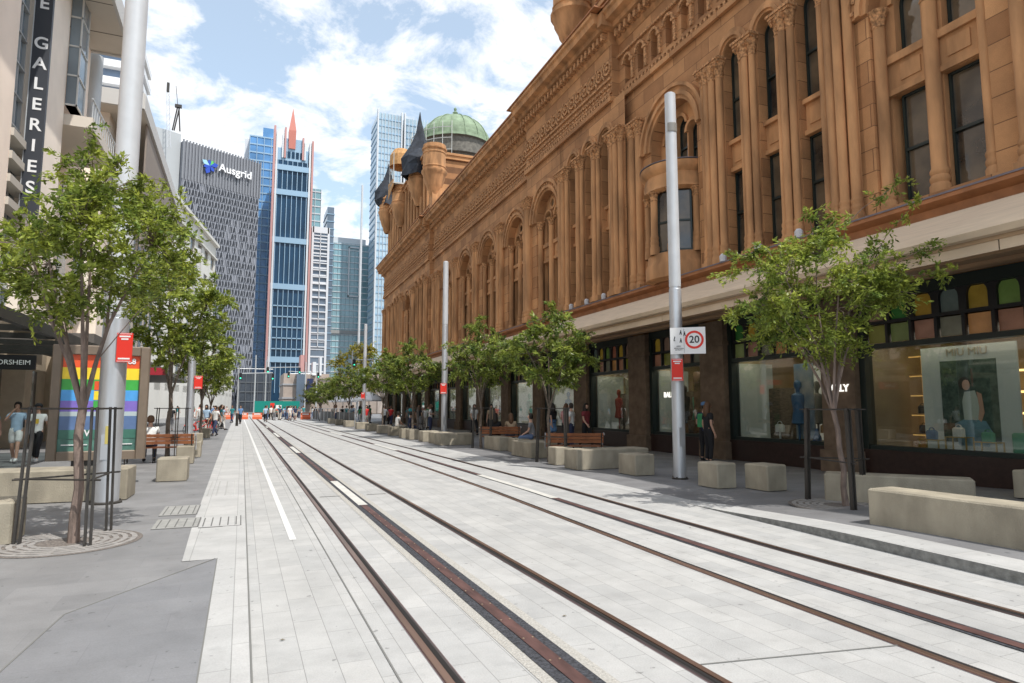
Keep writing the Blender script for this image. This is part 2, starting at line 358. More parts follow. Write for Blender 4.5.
def strip(name,xf,a,b,z,m,y0=-12,y1=120,h=.0):
    ys=[y0]+[y for y in (-4,0,2.9,4,5.6,7,8.7,10,11.6,13.5,15.7,19,23.7,29,36,43,55,70,90,110) if y0<y<y1]+[y1]
    mb=MB(); n=len(ys); vs=[]
    if h: 
        for y in ys: vs+=[(xf(y)+a,y,z-h),(xf(y)+a,y,z),(xf(y)+b,y,z),(xf(y)+b,y,z-h)]
        fs=[]
        for i in range(n-1):
            for j in range(3): fs.append((4*i+j,4*i+j+1,4*i+5+j,4*i+4+j))
        mb.add(vs,fs)
    else:
        for y in ys: vs+=[(xf(y)+a,y,z),(xf(y)+b,y,z)]
        mb.add(vs,[(2*i,2*i+1,2*i+3,2*i+2) for i in range(n-1)])
    return struct(name,mb,m)
for base,xf,side in ((1.22,t1,1),(2.66,t1,-1),(0,t2,1),(1.43,t2,-1)):
    strip('rail_bed',xf,base-.06,base+.06,.004,rbr)
    strip('rail_rubber',xf,base-.035,base+.05 if side>0 else base+.06,.008,rub) if side>0 else strip('rail_rubber',xf,base-.05,base+.035,.008,rub)
    strip('rail',xf,base-.028*side-.022,base-.028*side+.022,.016,rst,h=.016)
    strip('rail_groove',xf,base+.018*side-.016,base+.018*side+.016,.012,rgr)
for base,xf in ((1.91,t1),(.70,t2)):
    wv=.18 if xf is t1 else .12
    if xf is t1: strip('slot_edging',xf,base-.215,base+.215,.003,agg)
    strip('power_rail_bed',xf,base-wv*.72,base+wv*.72,.007,blk)
    segs=[(-12,10.9),(14.6,24.0),(27.8,37.2),(43,54),(57,120)] if xf is t1 else [(-12,10.4),(14.6,24),(28.4,38),(43,120)]
    for a,b in segs: strip('power_rail',xf,base-.05,base+.05,.012,brn,a,b)
    for (a,b),(c,d) in zip(segs,segs[1:]): strip('power_rail_insulator',xf,base-.075,base+.075,.012,pale,b,c)
mb=MB(); y=3.0
while y<10.5:
    for dx in (-.035,.035): mb.lathe([(.008,.0125),(.008,.016),(0,.017)],(1.91+dx,y,0),8)
    y+=.42
struct('power_rail_studs',mb,mat('stud_bronze',(.55,.42,.3),.4,.7))
# drain covers and tactile bands
gm=mat('drain_cover',(.30,.30,.285),.8,var=.15,vscale=8); gd=mat('drain_slot',(.13,.13,.125),.9)
for k,(x0,x1,y0,y1) in enumerate([(-1.05,-.50,9.85,10.65),(-1.08,-.58,11.0,12.0),(-.48,.04,9.75,10.6)]):
    t=thing('drain_cover',['slotted metal drain cover nearer the camera in grey left paving','slotted drain cover in grey left paving, the farther of two','drain cover with dark right edge in the pale slab strip'][k],'drain cover',(x0,y0,0))
    MB().box(x0,x1,y0,y1,.001,.008).build('cover_plate',gm if k<2 else road_m2,t)
    mb=MB()
    for i in range(5): 
        x=x0+(i+.5)*(x1-x0)/5; mb.box(x-.008,x+.008,y0+.06,y1-.06,.008,.0095)
    mb.box(x0,x1,y0-.01,y0,.001,.009); mb.box(x1,x1+.015,y0,y1,.001,.009); mb.build('slots',gd,t)
mb=MB(); 
for i in range(14):
    for j in range(4): mb.lathe([(.018,.004),(.014,.009),(0,.009)],(-.62+.1+j*.15,13.2+i*.18,0),6)
struct('tactile_studs',mb,mat('tactile',(.42,.42,.40),.7))

# ------------------------------------------------------------------ the sandstone market building (local frame: x along street, y towards street)
QA=R(1.37); QB=thing('sandstone_arcade_building','long Victorian sandstone building with tall column clusters, arches, turrets and shop awning','building',(13.59,0,0),R(90)-QA)
def qb(mb,name,m,parent=None,smooth=False): return mb.build(name,m,parent or QB,local=True,smooth=smooth)
S0=-6.; SEND=75.
def v0(s): return .35 if (21.9<s<31.2 or s>53) else 0.
ZB,ZT=6.05,14.35
def wall_open(mb,s0,s1,z0,z1,v,ops,depth=.55,n=14):
    # ops: (c,half,zbase,zspring) arched openings; wall sheet + reveals
    ops=sorted(ops); x=s0
    def vq(a,b,za,zb): mb.quad((a,v,za),(b,v,za),(b,v,zb),(a,v,zb))
    for (c,h,zb,zs) in ops:
        if c-h>x: vq(x,c-h,z0,z1)
        if zb>z0: vq(c-h,c+h,z0,zb)
        pts=[(c-h*math.cos(math.pi*k/n),zs+h*math.sin(math.pi*k/n)) for k in range(n+1)]
        for (a,za),(b,zb_) in zip(pts,pts[1:]):
            mb.quad((a,v,za),(b,v,zb_),(b,v,z1),(a,v,z1))
            mb.quad((a,v,za),(b,v,zb_),(b,v-depth,zb_),(a,v-depth,za))
        for sx in (-1,1): mb.quad((c+sx*h,v,zb),(c+sx*h,v,zs),(c+sx*h,v-depth,zs),(c+sx*h,v-depth,zb))
        mb.quad((c-h,v,zb),(c+h,v,zb),(c+h,v-depth,zb),(c-h,v-depth,zb))
        x=c+h
    if x<s1: vq(x,s1,z0,z1)
def window(c,hw,z0,z1,v,arched=False,mid=True):
    fr=MB(); t=.055
    zs=z1-hw if arched else z1
    fr.box(c-hw,c-hw+t,v,v+.09,z0,zs); fr.box(c+hw-t,c+hw,v,v+.09,z0,zs); fr.box(c-hw+t,c+hw-t,v,v+.09,z0,z0+t)
    if arched: fr.ring(c,zs,hw-t,hw,v,v+.09,n=10)
    else: fr.box(c-hw+t,c+hw-t,v,v+.09,z1-t,z1)
    if mid: zm=(z0+zs)/2; fr.box(c-hw+t,c+hw-t,v+.01,v+.1,zm-.04,zm+.03)
    f=qb(fr,'window',dkframe); f['label']='tall dark framed window'
    pn=MB()
    if arched: pn.prism([(c-hw+.01,z0+.01),(c+hw-.01,z0+.01)]+[(c+(hw-.01)*math.cos(math.pi*k/8),zs+(hw-.01)*math.sin(math.pi*k/8)) for k in range(9)],v+.02,v+.03)
    else: pn.box(c-hw+.01,c+hw-.01,v+.02,v+.03,z0+.01,z1-.01)
    qb(pn,'pane',pane_m,f)
def column(mb,x,y,r,z0,z1,cap=.42,cm=None,n=10):
    zc=z1-cap
    mb.lathe([(r*1.35,0),(r*1.35,.28),(r*1.15,.34),(r*1.28,.40),(r*1.28,.46),(r*1.1,.52),(r*1.22,.58),(r*1.22,.63),(r,.70),(r,zc-z0)],(x,y,z0),n)
    cm.lathe([(r*1.02,0),(r*1.2,.04),(r*1.02,.08),(r*1.1,.16),(r*1.35,.24),(r*1.25,.28),(r*1.6,cap-.06),(r*1.75,cap)],(x,y,zc),n)
def cluster(c,hw,v,n=3,r=.14,z0=ZB,z1=12.7):
    mb=MB(); cm=MB()
    mb.box(c-hw+.04,c+hw-.04,v+.002,v+.10,z0,z1-.45); mb.box(c-hw-.02,c+hw+.02,v+.002,v+.3,z0,z0+.22)
    for i in range(n):
        x=c-hw+r*1.1+(2*hw-2.2*r)*i/(n-1) if n>1 else c
        column(mb,x,v+.12+(.09 if 0<i<n-1 else 0),r,z0,z1,.5,cm)
    cm.box(c-hw-.06,c+hw+.06,v+.003,v+.34,z1,z1+.08); cm.box(c-hw-.1,c+hw+.1,v+.003,v+.38,z1+.08,z1+.16)
    for i in range(int(hw*14)):   # carved leaves under the abacus
        x=c-hw+.04+i*(2*hw-.08)/max(1,int(hw*14)-1); cm.rbox((x,v+.28,z1-.1),(.07,.16,.16),rx=R(35),rz=rnd.uniform(-.3,.3))
    o=qb(mb,'column_cluster',stone_p,smooth=True); qb(cm,'capital',stone_l,o,smooth=False)
def archring(c,zs,steps,v,name='arch_moulding'):
    mb=MB()
    for r0,r1,y in steps: mb.ring(c,zs,r0,r1,v-.02,v+y,n=20)
    o=qb(mb,name,stone_p); return o
wallm=MB()
def bayT(c,v,hs=(-1.5,0,1.5)):
    ops=[(c+d,.42,ZB+.25,12.86) for d in hs]
    wall_open(wallm,c-3.0,c+3.0,ZB,ZT,v,ops,.42)
    sp=MB(); 
    for d in hs:
        x=c+d
        window(x,.40,6.4,9.05,v-.38,False); window(x,.40,10.1,13.2,v-.38,True)
        sp.box(x-.42,x+.42,v-.5,v-.22,9.07,10.08); sp.box(x-.42,x+.42,v-.5,v-.10,9.95,10.08); sp.box(x-.42,x+.42,v-.5,v-.14,9.06,9.2); sp.box(x-.28,x+.28,v-.22,v-.19,9.35,9.82)
        archring(x,12.86,((.42,.50,.05),(.50,.60,.12),(.60,.74,.07)),v)
    qb(sp,'spandrel_panels',stone_p)
    for d in (-.75,.75): cluster(c+d,.33,v,3,.105)
    for d in (-2.42,2.42): cluster(c+d,.52,v,4,.12)
def bayD(c,v,hw=1.32):
    wall_open(wallm,c-1.9,c+1.9,ZB,ZT,v,[(c,hw,ZB+.25,11.25)],.40,18)
    tr=MB(); vb=v-.38
    # tracery: field with two lancets, circle
    wall_open(tr,c-hw,c+hw,10.05,ZB+.25+7.3,vb,[(c-.56,.36,10.1,11.35),(c+.56,.36,10.1,11.35)],.3,10)
    tr.box(c-hw,c+hw,vb-.25,vb+.04,9.05,10.04); tr.box(c-hw,c+hw,vb-.2,vb+.13,9.85,10.04); tr.box(c-hw,c+hw,vb-.2,vb+.1,9.06,9.2)
    for d in (-.56,.56): tr.ring(c+d,11.35,.36,.47,vb-.02,vb+.09,n=12); tr.box(c+d-.25,c+d+.25,vb,vb+.07,9.35,9.75)
    tr.ring(c,12.02,.2,.33,vb-.02,vb+.1,0,2*math.pi-.001,18); tr.box(c-hw,c-hw+.24,vb-.3,vb,6.3,9.05); tr.box(c+hw-.24,c+hw,vb-.3,vb,6.3,9.05); tr.box(c-.16,c+.16,vb-.3,vb,6.3,9.05)
    qb(tr,'window_tracery',stone_p)
    d=MB(); d.lathe([(0,0),(.2,0)],(0,0,0),16); d.v=[(c+a,vb+.012,12.02+b) for a,b,_ in d.v]; qb(d,'roundel_window',pane_m)
    for dd in (-.56,.56):
        window(c+dd,.38,6.35,9.04,vb-.2,False); window(c+dd,.35,10.12,11.7,vb-.28,True,False)
    cc=MB(); cm=MB()
    column(cc,c,vb+.12,.16,ZB+.15,11.2,.4,cm); 
    for sx in (-1,1): column(cc,c+sx*(hw-.12),vb+.2,.14,ZB+.1,11.25,.45,cm)
    o=qb(cc,'window_columns',stone_p,smooth=True); qb(cm,'capital',stone_l,o)
    archring(c,11.25,((hw,hw+.12,.08),(hw+.12,hw+.26,.16),(hw+.26,hw+.42,.10),(hw+.42,hw+.58,.2)),v)
    b=MB()
    for k in range(17):
        q=math.pi*(k+.5)/17; b.rbox((c+(hw+.34)*math.cos(q),v+.12,11.25+(hw+.34)*math.sin(q)),(.1,.06,.1),ry=-q)
    qb(b,'arch_carving',stone_l)
def bayO(c,v):  # oriel
    hw=1.38
    wall_open(wallm,c-1.75,c+1.75,ZB,ZT,v,[(c,hw,ZB+.1,11.3)],.5,18)
    tr=MB(); vb=v-.45
    wall_open(tr,c-hw,c+hw,9.0,13.7,vb,[(c-.62,.30,10.3,11.5),(c+.10,.34,10.3,11.9),(c+.78,.26,10.3,11.5)],.3,10)
    for d,r,z in ((-.62,.30,11.5),(.1,.34,11.9),(.78,.26,11.5)): tr.ring(c+d,z,r,r+.12,vb-.02,vb+.1,n=12)
    qb(tr,'window_tracery',stone_p)
    for d,r,z in ((-.62,.29,11.5),(.1,.33,11.9),(.78,.25,11.5)): window(c+d,r,10.3,z+r,vb-.28,True)
    ori=MB()
    ori.lathe([(1.0,0),(1.28,.1),(1.28,.55),(1.2,.7),(1.18,.95),(1.1,1.0)],(c,v-.25,5.95),20,0,math.pi)
    ori.lathe([(1.1,0),(1.3,.08),(1.25,.2),(1.28,.35),(1.22,.6),(1.34,.72),(1.40,.8),(1.40,.95),(.2,.97)],(c,v-.25,9.1),20,0,math.pi)
    qb(ori,'oriel_balcony',stone_p,smooth=True)
    oc=MB(); om=MB()
    for a in (8,52,90,128,172): column(oc,c+1.12*math.cos(R(a)),v-.25+1.12*math.sin(R(a)),.13,6.9,9.15,.32,om)
    o=qb(oc,'oriel_columns',stone_p,smooth=True); qb(om,'capital',stone_l,o)
    for a in (30,71,109,150):
        x,y=c+1.0*math.cos(R(a)),v-.25+1.0*math.sin(R(a)); f=MB(); M=Matrix.Translation((x,y,0))@Matrix.Rotation(R(a)-R(90),4,'Z')
        f.box(-.26,-.20,-.03,.03,6.95,9.1,M); f.box(.20,.26,-.03,.03,6.95,9.1,M); f.box(-.2,.2,-.03,.03,7.98,8.05,M); f.box(-.2,.2,-.03,.03,6.95,7.02,M)
        w_=qb(f,'window',dkframe); qb(MB().box(-.2,.2,-.012,-.004,6.97,9.1,M),'pane',pane_m,w_)
    lb=MB(); lb.lathe([(1.42,0),(1.42,.03),(.3,.04)],(c,v-.25,10.07),20,0,math.pi); qb(lb,'balcony_flashing',lead_m)
    archring(c,11.3,((hw,hw+.14,.08),(hw+.14,hw+.28,.16),(hw+.28,hw+.44,.1),(hw+.44,hw+.56,.2)),v)
def plain(a,b,v): wallm.quad((a,v,ZB),(b,v,ZB),(b,v,ZT),(a,v,ZT))
bayT(3.9,0); bayD(9.0,0); plain(-6,.9,0); plain(6.9,7.1,0)
cluster(7.0,.2,0,1,.16)
bayT(13.62,0); plain(10.62,10.62,0); bayO(18.35,0); plain(16.62,16.6,0); plain(20.1,21.9,0)
cluster(20.75,.5,0,3,.15)
cluster(21.6,.3,0.1,2,.14)
bayT(24.0,.35) ; plain(21.0,21.01,.35); plain(27.0,27.05,.35)
bayD(28.55,.35); plain(30.45,31.2,.35)
wallm.quad((21.9,0,ZB),(21.9,.35,ZB),(21.9,.35,ZT),(21.9,0,ZT))
cluster(30.85,.36,.35,2,.2)
for c in (33.6,38.5,43.4,48.3):
    bayD(c,0,1.38); 
    if c<48: plain(c+1.9,c+3.0,0); cluster(c+2.45,.45,0,3,.15)
plain(31.2,31.7,0); cluster(31.5,.2,0,1,.15); plain(50.2,53,0); cluster(50.9,.45,0,3,.15); cluster(52.2,.45,0,3,.15)
bayT(56.2,.35); plain(53,53.2,.35); bayD(61.3,.35); plain(59.2,59.4,.35); bayT(66.4,.35); plain(63.2,63.4,.35); plain(69.4,SEND,.35); cluster(71.2,.5,.35,4,.15); cluster(73.8,.5,.35,4,.15)
cluster(60.0-.6,.3,.35,2,.14) if False else None
wallm.quad((53,0,ZB),(53,.35,ZB),(53,.35,ZT),(53,0,ZT))
qb(wallm,'wall',stone)
# upper wall: frieze, cornice, parapet  -- per section
for a,b,v in ((S0,21.9,0),(21.9,31.2,.35),(31.2,53,0),(53,SEND,.35)):
    up=MB()
    if v==0 and b<40:
        up.box(a,b,-1.2,v-.22,ZT,16.8); nn=int((b-a)/.95)
        wall_open(up,a,b,ZT,16.8,v+.03,[(a+.6+.95*k,.24,14.9,15.75) for k in range(nn)],.26,8)
    else: up.box(a,b,-1.2,v+.03,ZT,16.8)
    up.box(a-.02,b+.02,v+.03,v+.16,ZT-.05,ZT+.14); up.box(a-.02,b+.02,v+.03,v+.10,ZT+.32,ZT+.42)
    qb(up,'frieze',stone)
    fr=MB(); x=a+.3
    if v==0 and b<40 :   # blind arcade
        while x<b-.5:
            fr.ring(x+.3,15.75,.25,.36,v+.02,v+.13,n=10); fr.box(x-.16,x-.05+.03,v+.02,v+.12,14.85,15.75); fr.box(x-.2,x+.06,v+.02,v+.16,15.62,15.74); x+=.95
        fr.box(a,b,v+.03,v+.15,16.2,16.3)
    else:
        while x<b-.4:     # scrollwork
            fr.ring(x,15.85,.2,.3,v+.02,v+.12,0,2*math.pi-.01,12); fr.ring(x,15.85,.0,.1,v+.02,v+.14,0,2*math.pi-.01,8)
            fr.rbox((x+.32,v+.07,15.6),(.1,.1,.34),ry=R(40)); fr.rbox((x+.32,v+.07,16.1),(.1,.1,.3),ry=R(-40)); x+=.66
        x=a+.2
        while x<b-.2: fr.ring(x,15.0,.06,.14,v+.02,v+.1,0,math.pi,6); fr.rbox((x,v+.06,14.86),(.16,.08,.1)); x+=.33
        fr.box(a,b,v+.03,v+.12,15.28,15.38)
    x=a+.1
    while x<b: fr.box(x,x+.11,v+.03,v+.14,ZT+.17,ZT+.3); x+=.24
    qb(fr,'frieze_carving',stone_l)
    dn=MB(); x=a+.1
    while x<b-.1: dn.box(x,x+.17,v+.02,v+.42,16.98,17.28); x+=.36
    qb(dn,'dentils',stone_l)
    co=MB(); prof=[(-1.2,16.8),(v+.05,16.8),(v+.16,16.98),(v+.18,17.3),(v+.5,17.34),(v+.55,17.5),(v+.85,17.56),(v+.9,17.78),(v+1.0,17.84),(v+1.0,17.98),(-1.2,18.0)]
    co.prism(prof,a-.001,b+.001,'x'); 
    if v>0:
        for e in (a,b): co.box(e-.35 if e==a else e,e if e==a else e+.35,-.3,v+.7,17.35,17.9)
    qb(co,'cornice',stone_p)
    fl=MB(); fl.box(a-(.4 if v else 0),b+(.4 if v else 0),-.6,v+1.06,18.0,18.06); qb(fl,'cornice_flashing',ledge_m)
    pa=MB(); pv=v-.1
    pa.box(a,b,pv-.35,pv,18.06,19.15); pa.box(a-.05,b+.05,pv-.42,pv+.1,19.15,19.38); pa.box(a,b,pv,pv+.08,18.06,18.3)
    x=a+.3
    while x<b-.6: pa.ring(x+.35,18.75,.2,.27,pv,pv+.06,0,math.pi,6); pa.box(x+.08,x+.15,pv,pv+.06,18.35,18.75); pa.box(x+.55,x+.62,pv,pv+.06,18.35,18.75); x+=.75
    qb(pa,'parapet',stone_p)
    pf=MB(); pf.box(a-.06,b+.06,pv-.45,pv+.13,19.38,19.43); qb(pf,'parapet_flashing',ledge_m)
# roof mass behind
MBr=MB(); MBr.box(S0,SEND,-26,-1.2,4.5,18.2); MBr.box(S0,SEND,-26,-4,0,4.5); qb(MBr,'roof_mass',stone_p)
ro=MB(); ro.prism([(-2,18.2),(-9,21.5),(-24,21.5),(-26,18.2)],S0,SEND-2,'x'); qb(ro,'roof',mat('slate_roof',(.12,.12,.13),.6,var=.2))
# ledge above the awning
le=MB(); le.prism([(-.2,5.62),(.42,5.62),(.42,5.8),(.62,5.9),(.62,6.0),(-.2,6.05)],S0,SEND,'x'); qb(le,'ledge',ledge_m)
lf=MB(); lf.prism([(.0,6.03),(.64,5.99),(.64,6.03),(.0,6.07)],S0,SEND,'x'); qb(lf,'ledge_flashing',lead_m)
# awning
aw=MB(); s=S0; sec=[]
for i in range(0,163):
    s=S0+i*.5; wob=.02*math.sin(s*2.3)+.015*math.sin(s*5.1)
    sec.append([(s,.55,5.58),(s,1.5,5.24+wob),(s,2.6,4.72+wob*1.5),(s,3.05,4.50),(s,3.14,4.40),(s,3.10,4.30),(s,3.02,4.28)])
o=len(aw.v)
for r_ in sec: aw.v+=r_
for i in range(len(sec)-1):
    for j in range(6): a=i*7+j; aw.f.append((a,a+7,a+8,a+1))
qb(aw,'awning',awn_m,smooth=True)
so_=MB(); so_.prism([(.3,4.98),(2.9,4.22),(3.0,4.22),(3.0,4.3),(.3,5.1)],S0,SEND,'x'); qb(so_,'awning_soffit',soff_m)
be=MB(); be.prism([(.02,4.42),(.35,4.42),(.35,5.0),(.02,5.0)],S0,SEND,'x'); be.prism([(.35,4.62),(1.9,4.32),(1.9,4.24),(.35,4.5)],S0,SEND,'x'); qb(be,'awning_beam',mat('tan_fascia',(.42,.27,.16),.8,var=.12,vscale=1))
fl_=MB(); x=S0
while x<SEND: fl_.prism([(x,4.05),(x+2.98,4.05),(x+2.98,4.28),(x,4.28)],2.96,2.975); x+=3.0
qb(fl_,'awning_valance',awn_m)
br=MB(); x=S0+1
while x<SEND: br.tube([(x,.3,4.6),(x,2.9,4.2)],.03,6); x+=3.02
qb(br,'awning_bracket',dksteel)
lp=MB()
for s in (12.1,13.6,15.1,22.5,24,25.5): lp.lathe([(.0,0),(.1,.02),(.11,.2),(.06,.26),(0,.27)],(s+.25,.45,6.06),8)
qb(lp,'flood_lights',mat('flood_light_grey',(.6,.6,.62),.4))
# ground floor piers and shop fronts
piers=[(-1.,.55),(4.4,.5),(11.65,.5),(16.45,.58),(20.85,.6),(25.6,.6),(30.4,.6),(35.2,.6),(40,.6),(44.8,.6),(49.6,.6),(54.4,.6),(59.2,.6),(64,.6),(68.8,.6),(73.6,1.0)]
pm=MB(); pb=MB()
for c,h in piers:
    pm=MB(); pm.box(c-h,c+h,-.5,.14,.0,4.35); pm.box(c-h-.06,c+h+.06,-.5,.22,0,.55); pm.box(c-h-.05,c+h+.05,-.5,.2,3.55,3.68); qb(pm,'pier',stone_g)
sg_cols=[(.30,.20,.03),(.10,.13,.12),(.32,.2,.03),(.03,.13,.03),(.22,.14,.10),(.33,.22,.03),(.28,.1,.06),(.12,.2,.05)]
sg_cols2=[(.16,.16,.03),(.28,.13,.08),(.42,.2,.07),(.15,.15,.11),(.26,.13,.09),(.14,.18,.06)]
def sgm(i,lo=False):
    c=(sg_cols2 if lo else sg_cols)[i%(6 if lo else 8)]; nm='coloured_glass_%s'%('abcdefgh'[i%(6 if lo else 8)]+('b' if lo else 'a'))
    return mat(nm,c,.25,emis=(c,.07),var=.3,vscale=2)
shopg=glassmat('shop_glass',(.86,.9,.89),.07)
wallin=mat('shop_interior_wall',(.30,.24,.16),.8,var=.3,vscale=.8); flin=mat('shop_interior_floor',(.2,.17,.13),.6)
warm=mat('warm_shelf_light',(.9,.6,.25),.5,emis=((1,.62,.22),2.2)); lit=mat('lit_display_wall',(.5,.48,.42),.7,emis=((.5,.47,.40),.3))
merch=[mat('goods_'+n,c,.6) for n,c in (('black',(.02,.02,.02)),('tan',(.3,.17,.08)),('blue',(.06,.15,.3)),('green',(.1,.3,.2)),('white',(.6,.6,.58)),('red',(.3,.04,.03)),('grey',(.2,.2,.2)))]
bayl=list(zip(piers,piers[1:]))
r2=random.Random(3)
for bi,((c0,h0),(c1,h1)) in enumerate(bayl):
    a=c0+h0; b=c1-h1; near = c0<22
    fr=MB(); fr.box(a,b,-.30,-.05,4.15,4.42); fr.box(a,b,-.28,-.06,3.0,3.12); fr.box(a,a+.16,-.3,-.04,.0,4.15); fr.box(b-.16,b,-.3,-.04,.0,4.15); fr.box(a+.16,b-.16,-.26,-.07,.62,.72)
    q=qb(fr,'shopfront',dkframe)
    qb(MB().box(a,b,-.42,-.02,0,.62),'stall_riser',granite_b)
    n=max(4,round((b-a-.32)/.58)); wv=(b-a-.32)/n
    lead=MB(); L=a+.16
    zz=3.56
    fa=MB(); ya,yb=-.2,-.14
    # arched lights: dark board with openings
    ops=[(L+(i+.5)*wv,wv*.36,3.66,3.98) for i in range(n)]
    wall_open(fa,L,L+n*wv,3.58,4.15,-.1,ops,.08,8)
    for i in range(n+1): fa.box(L+i*wv-.035,L+i*wv+.035,-.2,-.08,3.12,3.58)
    qb(fa,'fanlight_frame',black_m,q)
    for i in range(n):
        x=L+(i+.5)*wv; k=i+bi*3
        qb(MB().box(x-wv*.40,x+wv*.40,-.185,-.175,3.62,4.14),'stained_glass',sgm(k),q)
        qb(MB().box(x-wv*.42,x+wv*.42,-.185,-.175,3.14,3.56),'stained_glass',sgm(k,True),q)
    if (b-a)>2 : qb(MB().box(a+.16,b-.16,-.2,-.19,.72,3.0),'shop_window',shopg,q)
    inn=MB(); D=3.2
    inn.quad((a,-D,.3),(b,-D,.3),(b,-D,4.2),(a,-D,4.2)); inn.quad((a,-D,.3),(a,-.4,.3),(a,-.4,4.2),(a,-D,4.2)); inn.quad((b,-D,.3),(b,-.4,.3),(b,-.4,4.2),(b,-D,4.2)); inn.quad((a,-D,3.3),(b,-D,3.3),(b,-.3,3.3),(a,-.3,3.3))
    qb(inn,'shop_interior',wallin,q); qb(MB().quad((a,-D,.6),(b,-D,.6),(b,-.22,.6),(a,-.22,.6)),'display_floor',flin,q)
    if bi!=1: qb(MB().box(b-.06,b-.03,-1.75,-.42,.62,2.98),'side_display_panel',mat('pale_display_panel',(.34,.37,.34),.6,var=.2,vscale=.9,emis=((.42,.46,.43),.07)),q)  # pale panel with a faint glow added in place of shop lighting
    if near and bi!=1:
        qb(MB().box(lerp(a,b,.30),lerp(a,b,.48),-.80,-.76,.72,2.85),'hanging_poster',mat('brown_poster_%s'%'abc'[bi%3],((.36,.2,.1),(.4,.36,.3),(.12,.2,.3))[bi%3],.6,col2=((.08,.05,.03),(.1,.07,.05),(.5,.48,.45))[bi%3],vscale=2.2,emis=None),q)
        qb(MB().box(lerp(a,b,.56),lerp(a,b,.95),-1.5,-1.45,.62,2.2),'display_shelving',mat('dark_shelving',(.05,.04,.035),.6,col2=(.2,.15,.1),vscale=7,stretch=(1,1,4)),q)
    # backlit display panel
    x0=lerp(a,b,.1 if bi%2 else .45); x1=x0+(b-a)*.4
    qb(MB().box(x0,x1,-2.4,-2.35,.62,2.9),'display_backdrop',lit,q)
    sh=MB()
    for k in range(4): sh.box(lerp(a,b,.62),b-.3,-2.9,-2.87,.95+k*.5,1.0+k*.5)
    qb(sh,'shelf_lights',warm,q)
    qb(MB().box(a+.3,b-.3,-.62,-.50,3.22,3.27),'added_light_strip',mat('added_strip_glow',(1,.93,.8),.5,emis=((1,.88,.68),5)),q)  # unseen strip light, added to brighten the window display
    # unseen down lights added to brighten the shop interior
    dl=MB()
    for k in range(4): dl.box(lerp(a,b,(k+.5)/4)-.08,lerp(a,b,(k+.5)/4)+.08,-1.0,-.84,3.25,3.28)
    qb(dl,'added_down_lights',mat('added_down_glow',(1,.9,.7),.5,emis=((1,.85,.6),14)),q)
    # merchandise
    for k in range(10 if near else 5):
        x=lerp(a+.4,b-.4,r2.random())
        if bi==1: x=lerp(5.2,8.0,r2.random())
        y=-.5-r2.random()*1.2; hgt=.25+.3*r2.random()
        g=MB()
        if k%4==0: # mannequin-like dress form
            g.lathe([(.03,0),(.03,.5),(.2,.55),(.14,.9),(.18,1.2),(.17,1.35),(.05,1.42),(.05,1.5),(.1,1.6),(.09,1.72),(0,1.78)],(x,y,.61),10)
        elif k%4==1: g.cbox(x-.16,x+.16,y-.08,y+.08,.61,.61+hgt,.03)
        elif k%4==2: # handbag
            g.cbox(x-.15,x+.15,y-.06,y+.06,.9,1.12,.03); g.ring(x,1.12,.08,.095,y-.01,y+.01); g.box(x-.2,x+.2,y-.12,y+.12,.61,.66); g.box(x-.02,x+.02,y-.02,y+.02,.66,.9)
        else: g.lathe([(.06,0),(.12,.05),(.11,.2),(.05,.3),(.04,.42),(0,.43)],(x,y,.61),10)
        qb(g,'display_goods',merch[(k+bi)%7],q,smooth=True)
# details of the near shop window (bay between piers at 4.4 and 11.65)
q=[o for o in bpy.data.objects if o.name.startswith('shopfront')][1]
pa_=MB().box(8.1,10.15,-.90,-.85,.62,2.98); qb(pa_,'display_wall',mat('grey_display_wall',(.33,.35,.33),.7,emis=((.30,.33,.31),.12)),q)
po=qb(MB().box(8.5,9.7,-.845,-.83,.85,2.65),'fashion_poster',mat('poster_foliage',(.10,.15,.12),.6,col2=(.03,.06,.05),vscale=9,emis=None),q)
def pblob(pts,y,name,m): qb(MB().prism(pts,y,y+.006),name,m,po)
ex=9.08
pblob([(ex-.34,.78),(ex+.30,.78),(ex+.36,1.25),(ex+.1,1.38),(ex-.3,1.32),(ex-.42,1.1)],-.828,'poster_jeans',mat('poster_denim',(.16,.30,.38),.7,var=.2,vscale=6))
pblob([(ex-.16,1.34),(ex+.14,1.34),(ex+.16,1.75),(ex+.10,1.95),(ex-.12,1.98),(ex-.2,1.7)],-.82,'poster_top',mat('poster_white_top',(.5,.55,.5),.7))
pblob([(ex-.16,1.95),(ex-.26,1.9),(ex-.30,1.5),(ex-.22,1.3),(ex-.16,1.36),(ex-.2,1.6)],-.812,'poster_arm',skin_m)
pblob([(ex+.09+.13*math.cos(t*.5236),2.13+.15*math.sin(t*.5236)) for t in range(12)],-.816,'poster_hair',hair_m)
pblob([(ex+.05+.085*math.cos(t*.5236),2.10+.115*math.sin(t*.5236)) for t in range(12)],-.808,'poster_face',skin_m)
for i,(x,z) in enumerate(((8.55,.82),(9.15,.9),(9.75,.82))):
    g=MB(); 
    for sx in (-.22,.22):
        for sy in (-.12,.12): g.box(x+sx-.012,x+sx+.012,-.5+sy-.012,-.5+sy+.012,.61,.61+z-.55)
    g.box(x-.235,x+.235,-.63,-.37,.61+z-.55,.61+z-.53); qb(g,'gold_plinth',mat('gold',(.6,.4,.12),.3,.8),q)
    b_=MB(); b_.cbox(x-.12,x+.12,-.56,-.44,.61+z-.53,.61+z-.33,.03); b_.ring(x,.61+z-.33,.05,.065,-.51,-.49); qb(b_,'handbag',merch[(3,4,2)[i]],q,smooth=True)
g=MB()
for k in range(4): g.box(10.05,10.95,-1.9,-1.5,.95+k*.48,.98+k*.48)
qb(g,'display_shelves',mat('shelf_wood',(.35,.2,.08),.6),q)
g=MB()
